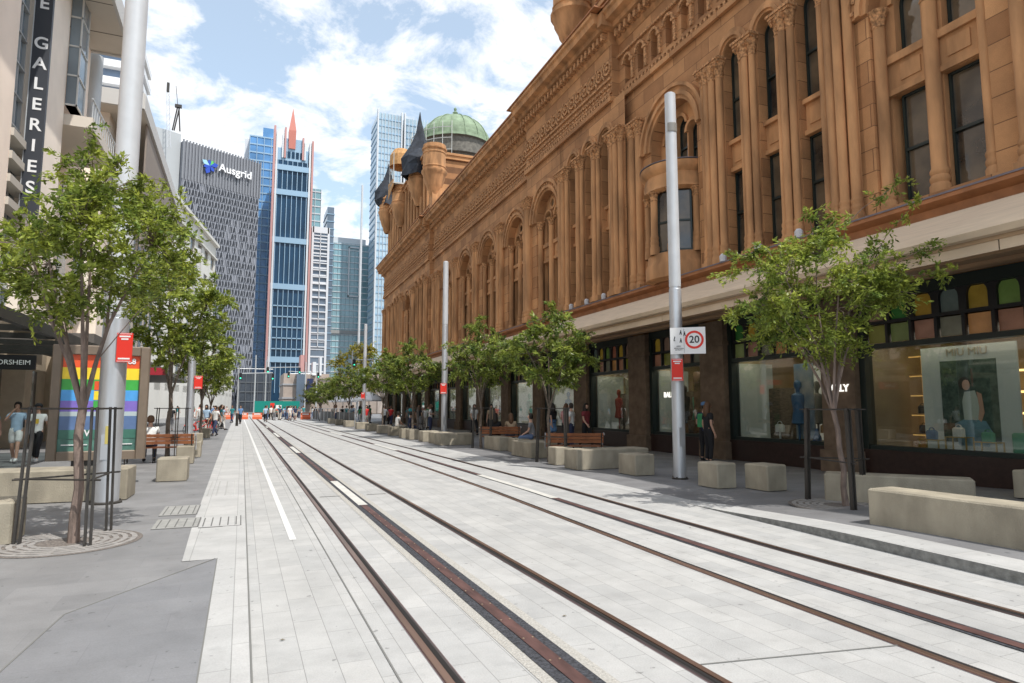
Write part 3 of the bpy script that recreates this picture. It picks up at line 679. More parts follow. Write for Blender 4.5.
for k in range(5): g.box(10.05,10.95,-1.52,-1.5,1.3+(k-1)*.48+.1,1.3+(k-1)*.48+.13)
g.box(10.05,10.95,-1.96,-1.94,.7,2.9); qb(g,'lit_shelf_back',mat('amber_shelf_back',(.6,.35,.1),.6,emis=((.9,.5,.15),.35)),q)
for k in range(7):
    x=10.15+(k%3)*.32; z=.98+(k//3)*.48; g=MB(); g.cbox(x-.1,x+.1,-1.75,-1.62,z,z+.2,.03); g.ring(x,z+.2,.04,.055,-1.69,-1.675); qb(g,'handbag',merch[(0,1,0,5,4,0,6)[k]],q,smooth=True)
# BALLY-type lettering on the shop fascia
put_text('shop_lettering','BALLY',.26,white_m,QB,(0,0,0),ROT_CAM,.01)
def qtext(name,txt,size,m,s,v,z,parent=None,sx=1,bold=0):
    M=Matrix.Rotation(math.pi,3,'Z') @ Matrix.Rotation(R(90),3,'X')
    me=text_mesh(txt,size,.008,'CENTER',bold); me.materials.clear(); me.materials.append(m)
    me.transform(Matrix.Translation((s,v,z)) @ M.to_4x4() @ Matrix.Diagonal((sx,1,1,1))); o=bpy.data.objects.new(name,me); COL.objects.link(o); o.parent=parent or QB; return o
bpy.data.objects.remove(bpy.data.objects['shop_lettering'])
litw=mat('lit_white_letters',(.9,.9,.85),.5,emis=((1,.97,.9),.8))
qtext('shop_lettering','BALLY',.24,litw,11.65,.16,2.08,bold=.008)
qtext('shop_lettering','BALLY',.26,litw,19.1,-.12,2.05,bold=.008)
qtext('shop_lettering','MIU MIU',.24,mat('brass_letters',(.3,.26,.2),.5),9.1,-.83,2.83)
# upper works -----------------------------------------------------------
def turret(name,s,v,zb,zc,zt,r,m=None):
    t=MB(); t.lathe([(r*.25,0),(r*.45,.15*(zc-zb)),(r*.5,.25*(zc-zb)),(r*.7,.4*(zc-zb)),(r*.75,.5*(zc-zb)),(r*.95,.7*(zc-zb)),(r*1.0,.85*(zc-zb)),(r*1.14,.93*(zc-zb)),(r*1.14,zc-zb),(r,zc-zb+.05),(r,zc-zb+.25),(r*1.05,zc-zb+.28),(r*1.05,zc-zb+.36),(r,zc-zb+.4),(r,zt-zb-.8),(r*1.05,zt-zb-.77),(r*1.05,zt-zb-.68),(r,zt-zb-.65),(r,zt-zb-.5),(r*1.1,zt-zb-.42),(r*1.12,zt-zb-.3),(r*1.02,zt-zb-.25),(r*1.02,zt-zb),(0,zt-zb)],(s,v,zb),20)
    return qb(t,name,m or stone_p,smooth=True)
turret('corner_turret',26.0,.1,18.7,20.6,24.2,.95)
cp=MB(); cp.lathe([(1.1,24.2),(1.05,24.8),(.75,25.5),(.3,26.1),(.08,26.6),(.05,27.4),(0,27.4)],(26.0,.1,0),16); qb(cp,'turret_cap',copper,smooth=True)
at=MB(); wall_open(at,13,25.4,18.1,23.2,-.55,[(15.2,.7,19,21.2),(17.6,.7,19,21.2),(20.0,.62,19,20.6),(21.9,.62,19,20.6),(23.8,.62,19,20.6)],.5,12)
at.box(13,25.4,-2.5,-1.2,18.1,23.2); at.box(13,25.6,-2.5,-.3,23.2,23.6); at.box(12.9,13.05,-2.5,-.5,18.1,23.2)
for c,r in ((15.2,.7),(17.6,.7),(20.0,.62),(21.9,.62),(23.8,.62)): at.ring(c,21.2 if r>.65 else 20.6,r,r+.22,-.57,-.4,n=12)
qb(at,'attic_storey',stone_p); qb(MB().box(12.8,25.7,-2.6,-.2,23.6,23.68),'attic_flashing',lead_m)
# central pavilion attic
pv=MB(); pv.box(54.6,SEND,-4,-.1,18.1,24.2); 
s=54.6
pv.box(54.4,SEND+.1,-4,.35,24.2,24.55); pv.box(54.3,SEND+.1,-4,.5,24.55,24.75)
qb(pv,'pavilion_attic',stone)
pc=MB(); pcc=MB(); s=55.0
while s<SEND: column(pc,s,.08,.16,18.3,24.2,.4,pcc,8); s+=1.35
o=qb(pc,'attic_columns',stone_p,smooth=True); qb(pcc,'capital',stone_l,o)
s=55.68
while s<SEND-1:
    wv_=MB(); wv_.box(s-.32,s+.32,-.09,-.05,19.4,23.2); wv_.ring(s,23.2,0,.32,-.09,-.05,n=8); qb(wv_,'attic_window',pane_m); s+=1.35
turret('corner_turret',52.4,.2,19.6,22.0,24.3,.98)
pl=MB(); pl.box(52.0,53.1,-.2,.45,18.06,20.6); pl.box(52.0,53.2,-1.0,-.2,18.06,20.5); qb(pl,'turret_pilaster',stone_p)
turret('corner_turret',58.2,.2,20.6,23.0,25.0,1.0)
turret('corner_turret',66.0,.35,20.6,23.0,25.0,.95)
turret('corner_turret',74.0,.4,22,24.6,26.4,.9)
pw=MB(); pw.box(62,73,-4,-.8,24.75,25.6); qb(pw,'pavilion_gable',stone_p)
def netcone(s,v,z0,zm,zt,r,seed):
    rr=random.Random(seed); mb=MB(); n=9; prof=[(r*1.0,z0),(r*1.12,lerp(z0,zm,.5)),(r*1.05,zm),(r*.6,lerp(zm,zt,.25)),(r*.33,lerp(zm,zt,.5)),(r*.14,lerp(zm,zt,.78)),(.03,zt)]
    o=len(mb.v)
    for rad,z in prof:
        for k in range(n): q=2*math.pi*k/n; f=1+rr.uniform(-.30,.30)*(rad>.2); mb.v.append((s+rad*f*math.cos(q),v+rad*f*math.sin(q),z+rr.uniform(-.35,.35)*(rad>.2)))
    for i in range(len(prof)-1):
        for k in range(n): k2=(k+1)%n; mb.f.append((o+i*n+k,o+i*n+k2,o+(i+1)*n+k2,o+(i+1)*n+k))
    return mb
qb(netcone(58.2,.2,23.4,25.0,30.0,1.45,2),'netted_spire',net_m)
qb(netcone(74.0,.3,25.2,27.2,30.6,1.2,5),'netted_spire',net_m)
fr=MB()
fr.box(64.8,67.2,-.7,1.5,25.0,25.15)
for x in (64.9,67.1):
    for y in (-.6,1.4): fr.tube([(x,y,25),(x,y,28.4)],.05,5)
fr.tube([(64.9,1.4,26.6),(67.1,1.4,26.6)],.05,5); fr.tube([(64.9,1.4,25.2),(67.1,1.4,28.3)],.05,5)
qb(fr,'scaffold',mat('scaffold_tube',(.45,.45,.42),.5,.5))
bd=MB(); bd.prism([(64.7,24.6),(67.3,23.9),(67.3,25.6),(64.7,25.4)],1.45,1.5); bd.lathe([(1.25,27.2),(1.2,28.4),(.8,29.1),(0,29.4)],(66,.4,0),12); qb(bd,'timber_hoarding',mat('ply_hoarding',(.45,.24,.09),.8,var=.25,vscale=4),smooth=False)
# dome
DC=(73.0,-7.6); dr=4.4; dz=33.2
dm=MB(); prof=[(dr*1.02,0)]
for k in range(1,15):
    q=R(90)*k/14; prof.append((dr*math.cos(q)*1.0+.03,dr*.92*math.sin(q)-.03)); prof.append((dr*math.cos(q)*1.0-.03,dr*.92*math.sin(q)))
prof=[(max(0,a),b) for a,b in prof]
dm.lathe(prof,(DC[0],DC[1],dz),32); 
for k in range(16):
    q=2*math.pi*k/16; dm.tube([(DC[0]+dr*1.01*math.cos(a)*math.cos(q),DC[1]+dr*1.01*math.cos(a)*math.sin(q),dz+dr*.93*math.sin(a)) for a in [R(90)*j/10 for j in range(11)]],.05,4)
dm.lathe([(.5,0),(.55,.2),(.25,.4),(.35,.7),(.12,.9),(.2,1.2),(.05,1.4),(0,1.5)],(DC[0],DC[1],dz+dr*.9),10)
qb(dm,'dome',copper,smooth=True)
dd=MB(); dd.lathe([(dr*1.0,-14),(dr*1.0,-2.2),(dr*1.1,-2.1),(dr*1.1,-1.8),(dr*.98,-1.7),(dr*.98,-.1),(dr*1.06,0)],(DC[0],DC[1],dz),32); qb(dd,'dome_drum',mat('drum_dark',(.14,.13,.11),.8,var=.3),smooth=True)
sc=MB()
for k in range(14):
    q=R(20)+R(150)*k/13; x,y=DC[0]-dr*1.22*math.cos(q),DC[1]+dr*1.22*math.sin(q); sc.tube([(x,y,18),(x,y,dz+1.2)],.04,4)
for z in (-5,-3.6,-2.2,-.8,.5):
    sc.tube([(DC[0]-dr*1.22*math.cos(R(20)+R(150)*k/13),DC[1]+dr*1.22*math.sin(R(20)+R(150)*k/13),dz+z) for k in range(14)],.05,4)
qb(sc,'scaffold',MATS['scaffold_tube'])
# ------------------------------------------------------------------ left side: galleries building
XW=-8.5
pink=mat('pink_render',(.90,.76,.64),.85,var=.06,vscale=.6,bump=.1); pink2=mat('pink_render_light',(.90,.80,.69),.85,var=.06,vscale=.6)
gclad=mat('grey_cladding',(.5,.52,.53),.5,.2,var=.08,vscale=.5); gglass=mat('grey_blue_glazing',(.20,.25,.29),.12,.0,var=.2,vscale=.3,spec=.8); soffm=mat('soffit_panel',(.62,.56,.48),.8,var=.05,vscale=.5); tanst=mat('tan_stone_column',(.42,.35,.26),.8,var=.12,vscale=2)
GB=thing('shopping_gallery_building','pink rendered shopping building on the left with tall dark blade sign and deep roof overhangs','building',(XW,34,0))
def g_(mb,n,m,par=None,smooth=False): return mb.build(n,m,par or GB,smooth=smooth)
g_(MB().box(-30,XW,4,28.9,4.6,27),'wall',pink)
g_(MB().box(-30,XW-.5,28.9,31.2,4.6,27),'wall_glazing',gglass)
mb=MB()
for z in [5+1.3*i for i in range(17)]: mb.box(XW-.5,XW-.35,28.9,31.2,z,z+.07)
for y in (28.95,29.7,30.45,31.15): mb.box(XW-.5,XW-.38,y-.04,y+.04,4.6,27)
g_(mb,'glazing_mullions',gclad)
mb=MB()
for z in (9.2,10.1,11.0,11.9): mb.box(XW-.4,XW+.1,28.9,31.2,z,z+.3)
g_(mb,'louvre_ledges',mat('ledge_cream',(.5,.46,.4),.8))
g_(MB().box(-30,XW,31.2,35.7,4.6,28),'wall',pink2)
# box window that projects
mb=MB(); mb.box(XW,XW+.45,35.8,37.2,16.2,30); g_(mb,'bay_window',gglass)
mb=MB()
for z in [16.2+1.5*i for i in range(10)]: mb.box(XW-.0,XW+.5,35.75,37.25,z,z+.08)
mb.box(XW+.44,XW+.5,35.75,35.83,16.2,30); mb.box(XW+.44,XW+.5,37.17,37.25,16.2,30); g_(mb,'bay_window_frame',mat('white_trim',(.62,.62,.6),.6))
g_(MB().box(-30,XW-1.2,35.7,60,4.6,19.6),'wall',pink)
g_(MB().box(XW-1.2,XW-.1,38.4,40.6,15.7,21.5),'balcony_pier',pink)
g_(MB().box(XW-1.2,XW+1.2,35.75,42,15.2,15.75),'balcony_slab',soffm)
mb=MB(); 
for i in range(12): mb.box(XW+1.1,XW+1.14,36+.5*i,36.04+.5*i,15.75,16.7)
mb.box(XW+1.08,XW+1.16,35.8,42,16.7,16.76); g_(mb,'balcony_rail',gclad)
mb=MB()
for y in (37.6,41.5,45,48.5): mb.box(XW-1.22,XW-1.15,y,y+1.6,6.5,14.5)
g_(mb,'window_strips',gglass)
g_(MB().tube([(XW-.2,42.2,15.8),(XW-.2,42.2,22)],.42,16),'round_column',gclad,smooth=True)
g_(MB().box(-30,XW+1.7,22,41.2,21.9,22.3),'roof_soffit',soffm)
mb=MB(); mb.box(XW+1.7,XW+1.85,22,41.4,21.8,22.9); mb.box(-30,XW+1.7,41.2,41.4,21.8,22.9); g_(mb,'roof_fascia',mat('fascia_white',(.55,.53,.5),.6))
mb=MB()
for y in (24,27,30,33,36,39): mb.box(XW-1,XW+1.68,y,y+.05,21.885,21.9)
g_(mb,'soffit_joints',mat('joint_dark',(.16,.14,.12),.8))
# second lower roof with inclined screen
g_(MB().box(-30,XW+2.0,44.5,72,20.3,20.7),'roof_soffit',soffm)
mb=MB(); mb.box(XW+2.0,XW+2.15,44.4,72,20.2,21.2); mb.box(-30,XW+2.1,44.3,44.5,20.2,21.2); g_(mb,'roof_fascia',MATS['fascia_white'])
g_(MB().box(-30,XW,46,72,4.6,20.3),'wall',pink2)
mb=MB()
for y in range(48,70,3): mb.box(XW,XW+.06,y,y+1.3,6,18)
g_(mb,'window_strips',gglass)
g_(MB().prism([(47,20.25),(71.8,20.25),(71.8,19.0),(56,13.5),(47,12)],XW+1.9,XW+2.0,'x'),'side_screen',mat('brown_screen',(.27,.225,.19),.8,var=.06))
# blade sign
bs=thing('blade_sign','tall dark blade sign with white stacked letters on the pink building','sign',(-8.15,30.45,9.3))
MB().box(-8.47,-7.87,30.4,30.6,9.3,22.5).build('sign_board',mat('sign_charcoal',(.035,.04,.05),.5),bs)
MB().box(-8.5,-8.47,30.38,30.62,9.2,22.6).build('sign_edge',gclad,bs)
zz=10.35
for ch in 'SEIRELAG E': 
    if ch!=' ': put_text('letter',ch,.70,white_m,bs,(-8.17,30.39,zz),ROT_CAM,.01,bold=.012,sx=1)
    zz+=.87
# street level of the left side: tan columns, glazed canopy, shopfronts
mb=MB()
for y in (12,17.5,26.4,31,37,43,50,57,64): 
    g_(MB().box(XW-.3,XW+.5,y,y+.9,0,4.6),'street_column',tanst)
for y in (12,17.5,21.8,26.4,31,37,43,50,57,64):
    g_(MB().box(XW-.25,XW-.1,y+1.3,y+4.0,.4,3.2),'shop_window',mat('shop_glass_dark',(.05,.055,.06),.08,var=.4,vscale=.4,spec=.8))
g_(MB().box(-30,XW-.25,4,72,0,4.6),'shop_wall',mat('shop_wall_tan',(.42,.35,.26),.8,var=.15,vscale=.7))
for z,yy in ((1.2,0),(2.1,0)): pass
g_(MB().box(XW-.25,XW-.2,22.4,26,.2,3.4),'stone_panels',brickmat('tan_panels',(.42,.36,.26),(.38,.32,.23),(.2,.17,.12),.9,.9,.02,plane='yz',noise=.1,off=0))
cn=MB(); cn.prism([(-8.5,4.2),(-4.6,3.55),(-4.6,3.62),(-8.5,4.32)],12,26); g_(cn,'glass_canopy',glassmat('canopy_glass',(.6,.66,.66),.1))
mb=MB()
for y in (12,14,16,18,20,22,24,26): mb.box(-8.5,-4.6,y-.05,y+.05,3.38,3.52)
mb.box(-4.7,-4.55,12,26.1,3.42,3.68); g_(mb,'canopy_frame',dksteel)
cn=MB(); cn.box(-8.5,-5.2,28,72,4.0,4.35); g_(cn,'street_awning',mat('awning_dark',(.11,.10,.09),.7))
sg=thing('shop_sign','black hanging shop sign with thin white capitals under the left canopy','sign',(-6.4,23.2,2.85))
MB().box(-7.9,-5.4,23.15,23.25,2.72,3.16).build('sign_board',black_m,sg); put_text('sign_lettering','FLORSHEIM',.20,white_m,sg,(-6.02,23.13,2.93),ROT_CAM,.004)
sg.location.x-=.35
sg=thing('shop_sign','small dark red hanging shop sign with white letters left of the rainbow poster','sign',(-5.0,26.2,2.8))
MB().box(-5.75,-4.3,26.2,26.28,2.62,3.02).build('sign_board',mat('dark_red_sign',(.35,.015,.03),.5),sg); put_text('sign_lettering','CLARKS',.24,white_m,sg,(-5.05,26.18,2.82),ROT_CAM,.004)
sg=thing('shop_sign','red and dark shop fascia sign behind the second left tree','sign',(-5.0,35,2.8))
MB().box(-5.6,-3.4,35,35.1,3.15,3.5).build('sign_board',MATS['dark_red_sign'],sg)
# apartment tower, white masonry blocks
AT=thing('apartment_tower','distant apartment tower with white balcony bands between the roof overhangs','building',(-19,100,0))
g2=mat('tower_navy_glass',(.12,.17,.25),.15,var=.2,vscale=.2,spec=.8)
MB().box(-26,-15.8,100,112,0,52).build('tower_body',g2,AT); 
mb=MB()
for i in range(20): mb.box(-26.2,-15.4,99,112.2,6+2.5*i,7.0+2.5*i)
mb.build('balcony_bands',white_m,AT)
wb_m=mat('cream_masonry',(.62,.60,.55),.85,var=.06,vscale=.3)
def masonry(name,label,p0,p1,h,depth,floors,bays,z0=5,wm=wb_m):
    d=Vector((p1[0]-p0[0],p1[1]-p0[1])); L=d.length; a=math.atan2(d.y,d.x)
    T=thing(name,label,'building',(p0[0],p0[1],0),a)
    mb=MB(); fh=(h-z0-2)/floors; bw=L/bays
    ops=[]
    mb.box(0,L,.3,depth,0,h-.3)
    # front wall with window recesses: piers and spandrels
    for i in range(bays+1): mb.box(max(0,i*bw-bw*.22),min(L,i*bw+bw*.22),0,.3,0,h)
    for j in range(floors+1): mb.box(0,L,.02,.3,z0+j*fh-fh*.25,z0+j*fh+fh*.18)
    mb.box(0,L,.01,.3,h-2,h); mb.box(0,L,.02,.3,0,z0)
    mb.build('wall',wm,T,local=True)
    mb=MB(); mb.box(-.3,L+.3,-.6,depth,h-.5,h); mb.box(-.2,L+.2,-.35,0,h-3,h-2.7); mb.build('cornice',wm,T,local=True)
    n=0
    for i in range(bays):
        for j in range(floors):
            w_=MB().box(i*bw+bw*.22,(i+1)*bw-bw*.22,.2,.28,z0+j*fh+fh*.18,z0+(j+1)*fh-fh*.25).build('window',pane_m,T,local=True)
    return T
masonry('masonry_building','white masonry office block with grouped windows beyond the left trees',(-13.5,82),(-5.75,132),32.3,20,6,10)
masonry('masonry_building','low white building at the far end of the left pavement',(-6.6,148),(-2.6,185),15.6,20,3,6)
# ------------------------------------------------------------------ skyline
AG=thing('ribbed_office_tower','grey ribbed office tower with blue emblem and white roof lettering','building',(-11,285,0),math.atan2(13,28))
# local x along the front from (-25.6,270) to (4,290)
aL=31.; aH=103.
AGf=Matrix.Translation((-24.6,266,0))@Matrix.Rotation(math.atan2(14.,28.),4,'Z'); AG.location=(-24.6,266,0); AG.rotation_euler=(0,0,math.atan2(14.,28.)); FR[AG.name]=AGf
clad=mat('ribbed_cladding',(.20,.21,.24),.6,var=.06,vscale=.2); claddk=mat('dark_slot',(.03,.032,.04),.3)
MB().box(0,aL,0,30,0,aH).build('tower_body',clad,AG,local=True)
mb=MB()
n=26
for i in range(n+1):
    x=i*aL/n; mb.box(x-.22,x+.22,-.6,0,88,aH+.5)
mb.build('crown_fins',mat('light_fin',(.22,.23,.25),.6),AG,local=True)
mb=MB()
for j in range(30):
    z=4+j*2.8
    for i in range(n):
        x=(i+.5*(j%2))*aL/n; mb.rbox((x+.1,-.25,z+1.3),(.2,.4,2.5),ry=R(9 if (i+j)%2 else -9))
mb.build('precast_ribs',mat('precast_rib',(.33,.345,.38),.7),AG,local=True)
wp=None; k=0; st=MB()
for j in range(29,-1,-1):
    z=4+j*2.8
    for i in range(n):
        if rnd.random()<.10: continue
        x=(i+.5+.5*(j%2))*aL/n
        if x>aL-.5: continue
        if k<100:
            if wp is None: wp=MB().box(-.34,.34,-.3,0,-.85,.85).build('window',claddk,AG,local=True); o=wp
            else: o=wp.copy(); COL.objects.link(o); o.parent=AG
            o.location=(x,-.02,z+1.3)
        else: st.box(x-.34,x+.34,-.32,-.02,z+.45,z+2.15)
        k+=1
o=st.build('windows',claddk,AG,local=True); o['kind']='stuff'
mb=MB()
for i in range(14): mb.box(aL,aL+.4,1+2*i,1.6+2*i,3,aH)
mb.build('side_fins',mat('side_fin',(.13,.135,.15),.6),AG,local=True)
MB().box(-12,-.2,2,24,0,aH+3).build('core_block',mat('core_grey',(.42,.44,.45),.7),AG,local=True)
def tloc(name,txt,size,m,par,loc,bold=0,depth=.2):
    me=text_mesh(txt,size,depth,'LEFT',bold); me.materials.clear(); me.materials.append(m); me.transform(Matrix.Translation(loc)@Matrix.Rotation(R(90),4,'X')); o=bpy.data.objects.new(name,me); COL.objects.link(o); o.parent=par; return o
tloc('roof_lettering','Ausgrid',4.4,mat('white_sign_letters',(.85,.85,.85),.4),AG,(13.2,-1.3,96),.06)
bl=mat('emblem_blue',(.02,.07,.45),.4); gr=mat('emblem_green',(.12,.5,.1),.4); cy=mat('emblem_pale_blue',(.35,.6,.75),.4)
for q,(m_,ln,n_) in enumerate(((cy,3.4,150),(gr,2.6,62),(bl,3.4,20),(bl,3.6,250),(bl,2.6,200),(bl,2.6,310),(bl,2.4,100))):
    a=R(n_); mb=MB(); mb.prism([(9.8,95.6),(9.8+ln*.7*math.cos(a-.42),95.6+ln*.7*math.sin(a-.42)),(9.8+ln*math.cos(a),95.6+ln*math.sin(a)),(9.8+ln*.7*math.cos(a+.42),95.6+ln*.7*math.sin(a+.42))],-1.3-.02*q,-1.0); mb.build('emblem',m_,AG,local=True)
# antennas / cranes
cr=thing('lattice_mast','thin lattice crane mast rising behind the grey tower','crane',(-31,262,96)); wm=mat('mast_steel',(.55,.56,.58),.5,.3)
mb=MB()
for dx in (-.6,.6): mb.tube([(-29+dx,262,98),(-30.3+dx*.6,262,120)],.14,5)
for i in range(11): mb.tube([(-29-.6-.06*i*1.0,262,98+2*i),(-29+.6-.13*i,262,100+2*i)],.09,4)
mb.build('mast',wm,cr); MB().box(-30.8,-29.9,261.5,262.5,119.5,123).build('mast_head',dksteel,cr)
cr=thing('roof_crane','small dark lifting crane standing on the tower roof','crane',(-27,270,108))
mb=MB(); 
for a,b in (((-29.0,270,108),(-27.6,270,118)),((-26.4,270,108),(-27.2,270,118)),((-28.4,270,108),(-26.9,270,118))): mb.tube([a,b],.28,5)
mb.box(-28.6,-26.2,269.5,270.5,117.4,118.6); mb.tube([(-27.6,270,118),(-28.6,270,126)],.14,4); mb.build('crane_frame',dksteel,cr)
# towers built from body, bands and mullions
def tower(name,label,x0,x1,y,dep,h,body,band=None,bstep=3.5,bh=.6,mull=None,mstep=3.,mw=.25,z0=0):
    T=thing(name,label,'building',((x0+x1)/2,y,0))
    MB().box(x0,x1,y,y+dep,0,h).build('tower_body',body,T)
    if band:
        mb=MB(); z=z0+bstep
        while z<h: mb.box(x0-.25,x1+.25,y-.25,y+dep,z,z+bh); z+=bstep
        mb.build('floor_bands',band,T)
    if mull:
        mb=MB(); x=x0
        while x<=x1+.01: mb.box(x-mw/2,x+mw/2,y-.4,y,z0,h); x+=mstep
        yy=y+mstep
        while yy<y+dep: mb.box(x0-.35,x0-.2,yy-mw/2,yy+mw/2,z0,h); mb.box(x1+.2,x1+.35,yy-mw/2,yy+mw/2,z0,h); yy+=mstep
        mb.build('mullions',mull,T)
    return T
gb1=mat('blue_curtain_glass',(.015,.05,.10),.22,var=.4,vscale=.06,spec=.3); gb2=mat('pale_teal_glass',(.20,.36,.40),.15,var=.25,vscale=.05,spec=.8); gb3=mat('light_curtain_glass',(.36,.48,.56),.2,var=.25,vscale=.04,spec=.7); gb4=mat('slate_glass',(.13,.17,.22),.15,var=.3,vscale=.1)
lb=mat('pale_blue_panel',(.28,.42,.55),.6); wp_=mat('white_panel',(.62,.64,.66),.6); pkm=mat('salmon_panel',(.50,.27,.25),.7)
# stepped glass tower left behind
T=tower('stepped_glass_tower','blue and pale stepped glass tower behind the red topped tower',-1.5,9.5,340,25,139,mat('bright_blue_glass',(.10,.25,.48),.15,var=.4,vscale=.08),lb,4.2,.7,lb,3.4,.3)
MB().box(4.5,9.5,342,360,139,145).build('tower_body',MATS['bright_blue_glass'],T); MB().box(-4.,-1.5,345,360,0,139).build('white_edge',wp_,T); 
MB().box(9.5,14,338,360,0,112).build('tower_body',gb4,T)
# main blue tower
T=thing('spired_office_tower','tall blue glass tower with salmon edges and red pointed crown','building',(16,312,0))
x0,x1,y0=9.5,26.0,312
MB().box(x0,x1,y0,y0+24,0,118).build('tower_body',gb1,T)
mb=MB()
for z in (22,56,78,101,113): mb.box(x0,x1,y0-.8,y0,z,z+2.6)
for x in [x0+1.6+i*(x1-x0-3.2)/6 for i in range(7)]: mb.box(x-.14,x+.14,y0-.5,y0,8,118)
for z in (28,33,38,43,48): mb.box(x0,x1,y0-.5,y0,z,z+.5)
mb.build('pale_grid',lb,T)
mb=MB(); mb.box(x0+1.2,x1-1.2,y0+.2,y0+18,118,124); mb.box(x0+3.4,x1-3.4,y0+.2,y0+14,124,129); mb.build('crown_block',lb,T)
mb=MB(); 
for i in range(5): mb.box(x0+3.9+i*1.9,x0+5.2+i*1.9,y0-.05,y0+.2,119.5,122.6)
mb.build('crown_windows',gb1,T)
mb=MB()
for xa,zt in ((x0-.6,134),(x1+.2,129)): mb.box(xa,xa+.9,y0-1.2,y0+6,0,zt)
for xa,zt in ((x0+4.2,134),(x1-4.2,130)): mb.box(xa,xa+.8,y0-.9,y0+4,119,zt)
mb.build('salmon_fins',pkm,T)
mb=MB()
for xa,zt in ((x0+.5,132),(x1-.9,128)): mb.box(xa,xa+.8,y0-1.0,y0+6,0,zt)
for xa,zt in ((x0+3.2,131),(x1-3.2,128)): mb.box(xa,xa+.7,y0-.8,y0+4,119,zt)
mb.build('white_fins',wp_,T)
mb=MB(); cx=(x0+x1)/2-.6
for a,b in ((0,124),):
    vs=[(cx-1.5,y0-.5,124),(cx+1.5,y0-.5,124),(cx+1.5,y0+2.5,124),(cx-1.5,y0+2.5,124),(cx-1.7,y0-.7,133),(cx+1.7,y0-.7,133),(cx+1.7,y0+2.7,133),(cx-1.7,y0+2.7,133),(cx,y0+1,145)]
    mb.add(vs,[(0,1,5,4),(1,2,6,5),(2,3,7,6),(3,0,4,7),(4,5,8),(5,6,8),(6,7,8),(7,4,8),(3,2,1,0)])
mb.build('red_spire',mat('red_spire_paint',(.50,.17,.13),.6),T)
# to the right
tower('teal_glass_tower','narrow pale green glass tower right of the red spired tower',27.2,33,330,18,112,gb2,wp_,3.8,.5,wp_,2.9,.2)
T=tower('white_framed_tower','tower with a white window frame grid over dark slots, centre skyline',28.4,36.0,318,20,88,gb4,wp_,3.6,.7,None)
MB().box(28.0,29.0,317.4,330,0,89).build('white_frame',wp_,T); MB().box(35.4,36.4,317.4,330,0,89).build('white_frame',wp_,T); MB().box(28.4,36,317.4,318,86,89).build('white_frame',wp_,T)
mb=MB()
for i in range(17): mb.box(29.0,35.4,317.3,317.8,30+3.4*i,30.5+3.4*i)
mb.box(32,32.3,317.3,317.8,30,86); mb.build('window_grid',wp_,T)
tower('slate_tower','dark slate glass tower edge between two paler towers',38.0,41.5,345,18,108,gb4,lb,4,.4)
T=tower('green_glass_office','broad teal glass office with white frame outline, lower centre skyline',41.5,68.5,380,25,98,mat('teal_office_glass',(.22,.38,.43),.12,var=.35,vscale=.06,spec=.8),wp_,3.6,.5,mat('thin_mullion',(.30,.42,.46),.5),2.4,.14)
mb=MB(); mb.box(54.5,55.2,379,379.6,66,96); mb.box(60.6,61.3,379,379.6,66,96); mb.box(54.5,61.3,379,379.6,66,66.8); mb.box(54.5,61.3,379,379.6,95.2,96); mb.build('white_outline',wp_,T)
mb=MB(); mb.box(42,66,379.2,379.8,44,46); mb.build('terrace_band',mat('terrace_grey',(.35,.35,.34),.8),T); MB().box(43,65,383,400,98,102).build('plant_room',wp_,T)
T=tower('tall_glass_tower','very tall pale blue glass tower behind the sandstone turrets',65,78.3,350,22,168,gb3,lb,4.0,.9,None)
MB().box(80.2,103,352,375,0,168).build('tower_body',gb3,T); MB().box(78.3,80.2,356,375,0,160).build('dark_recess',gb4,T)
mb=MB(); z=4
while z<168: mb.box(80.,103.2,351.7,352,z,z+.9); z+=4.0
mb.build('floor_bands',lb,T)
mb=MB()
for x in [65+1.9*i for i in range(8)]+[80.2+2.2*i for i in range(11)]: mb.box(x-.1,x+.1,349.5,350.0,0,168)
for x in (64.8,78.3,80.1,103): mb.box(x-.35,x+.35,349.2,352,0,170)
mb.build('mullions',wp_,T)
# low buildings closing the street
T=tower('dark_podium_building','dark glass podium building at the street end left',-1,9.5,255,20,14,mat('podium_dark_glass',(.05,.06,.075),.2,var=.3,vscale=.2),mat('podium_line',(.12,.13,.14),.6),3.5,.3,MATS['podium_line'],2,.15)
T=tower('stepped_civic_block','grey and buff stepped low buildings below the blue tower',11,24,200,20,11.5,mat('buff_stone',(.40,.33,.28),.8,var=.2,vscale=.3),mat('grey_slab',(.35,.35,.36),.8),4,.5)
MB().box(14.5,17,198,200,0,12).build('projecting_bay',gb4,T); MB().box(17.5,19.2,198.5,199,3,10).build('projecting_bay',mat('bay_navy',(.02,.03,.09),.4),T)
MB().box(15.5,16.6,199,205,11,17).build('roof_lift',pkm,T); MB().box(19,20,199,203,11,15).build('roof_lift',wp_,T); MB().box(21,21.6,199,203,11,16.5).build('chimney',wp_,T)
T=tower('sandstone_podium','pale sandstone podium with cornice at the far right end of the street',22.6,28.5,185,20,9.0,mat('pale_sandstone',(.48,.40,.31),.8,var=.1,vscale=.4),None)
MB().box(22.2,28.9,184.4,205,8.4,9.4).build('cornice',MATS['pale_sandstone'],T)
for i in range(3): MB().box(23.8+2.4*i,25.0+2.4*i,184.9,185.0,3,6.5).build('window',pane_m,T)
masonry('masonry_building','buff corner building behind the autumn tree',(31,160),(40,185),9,15,2,5,wm=MATS['buff_stone'])
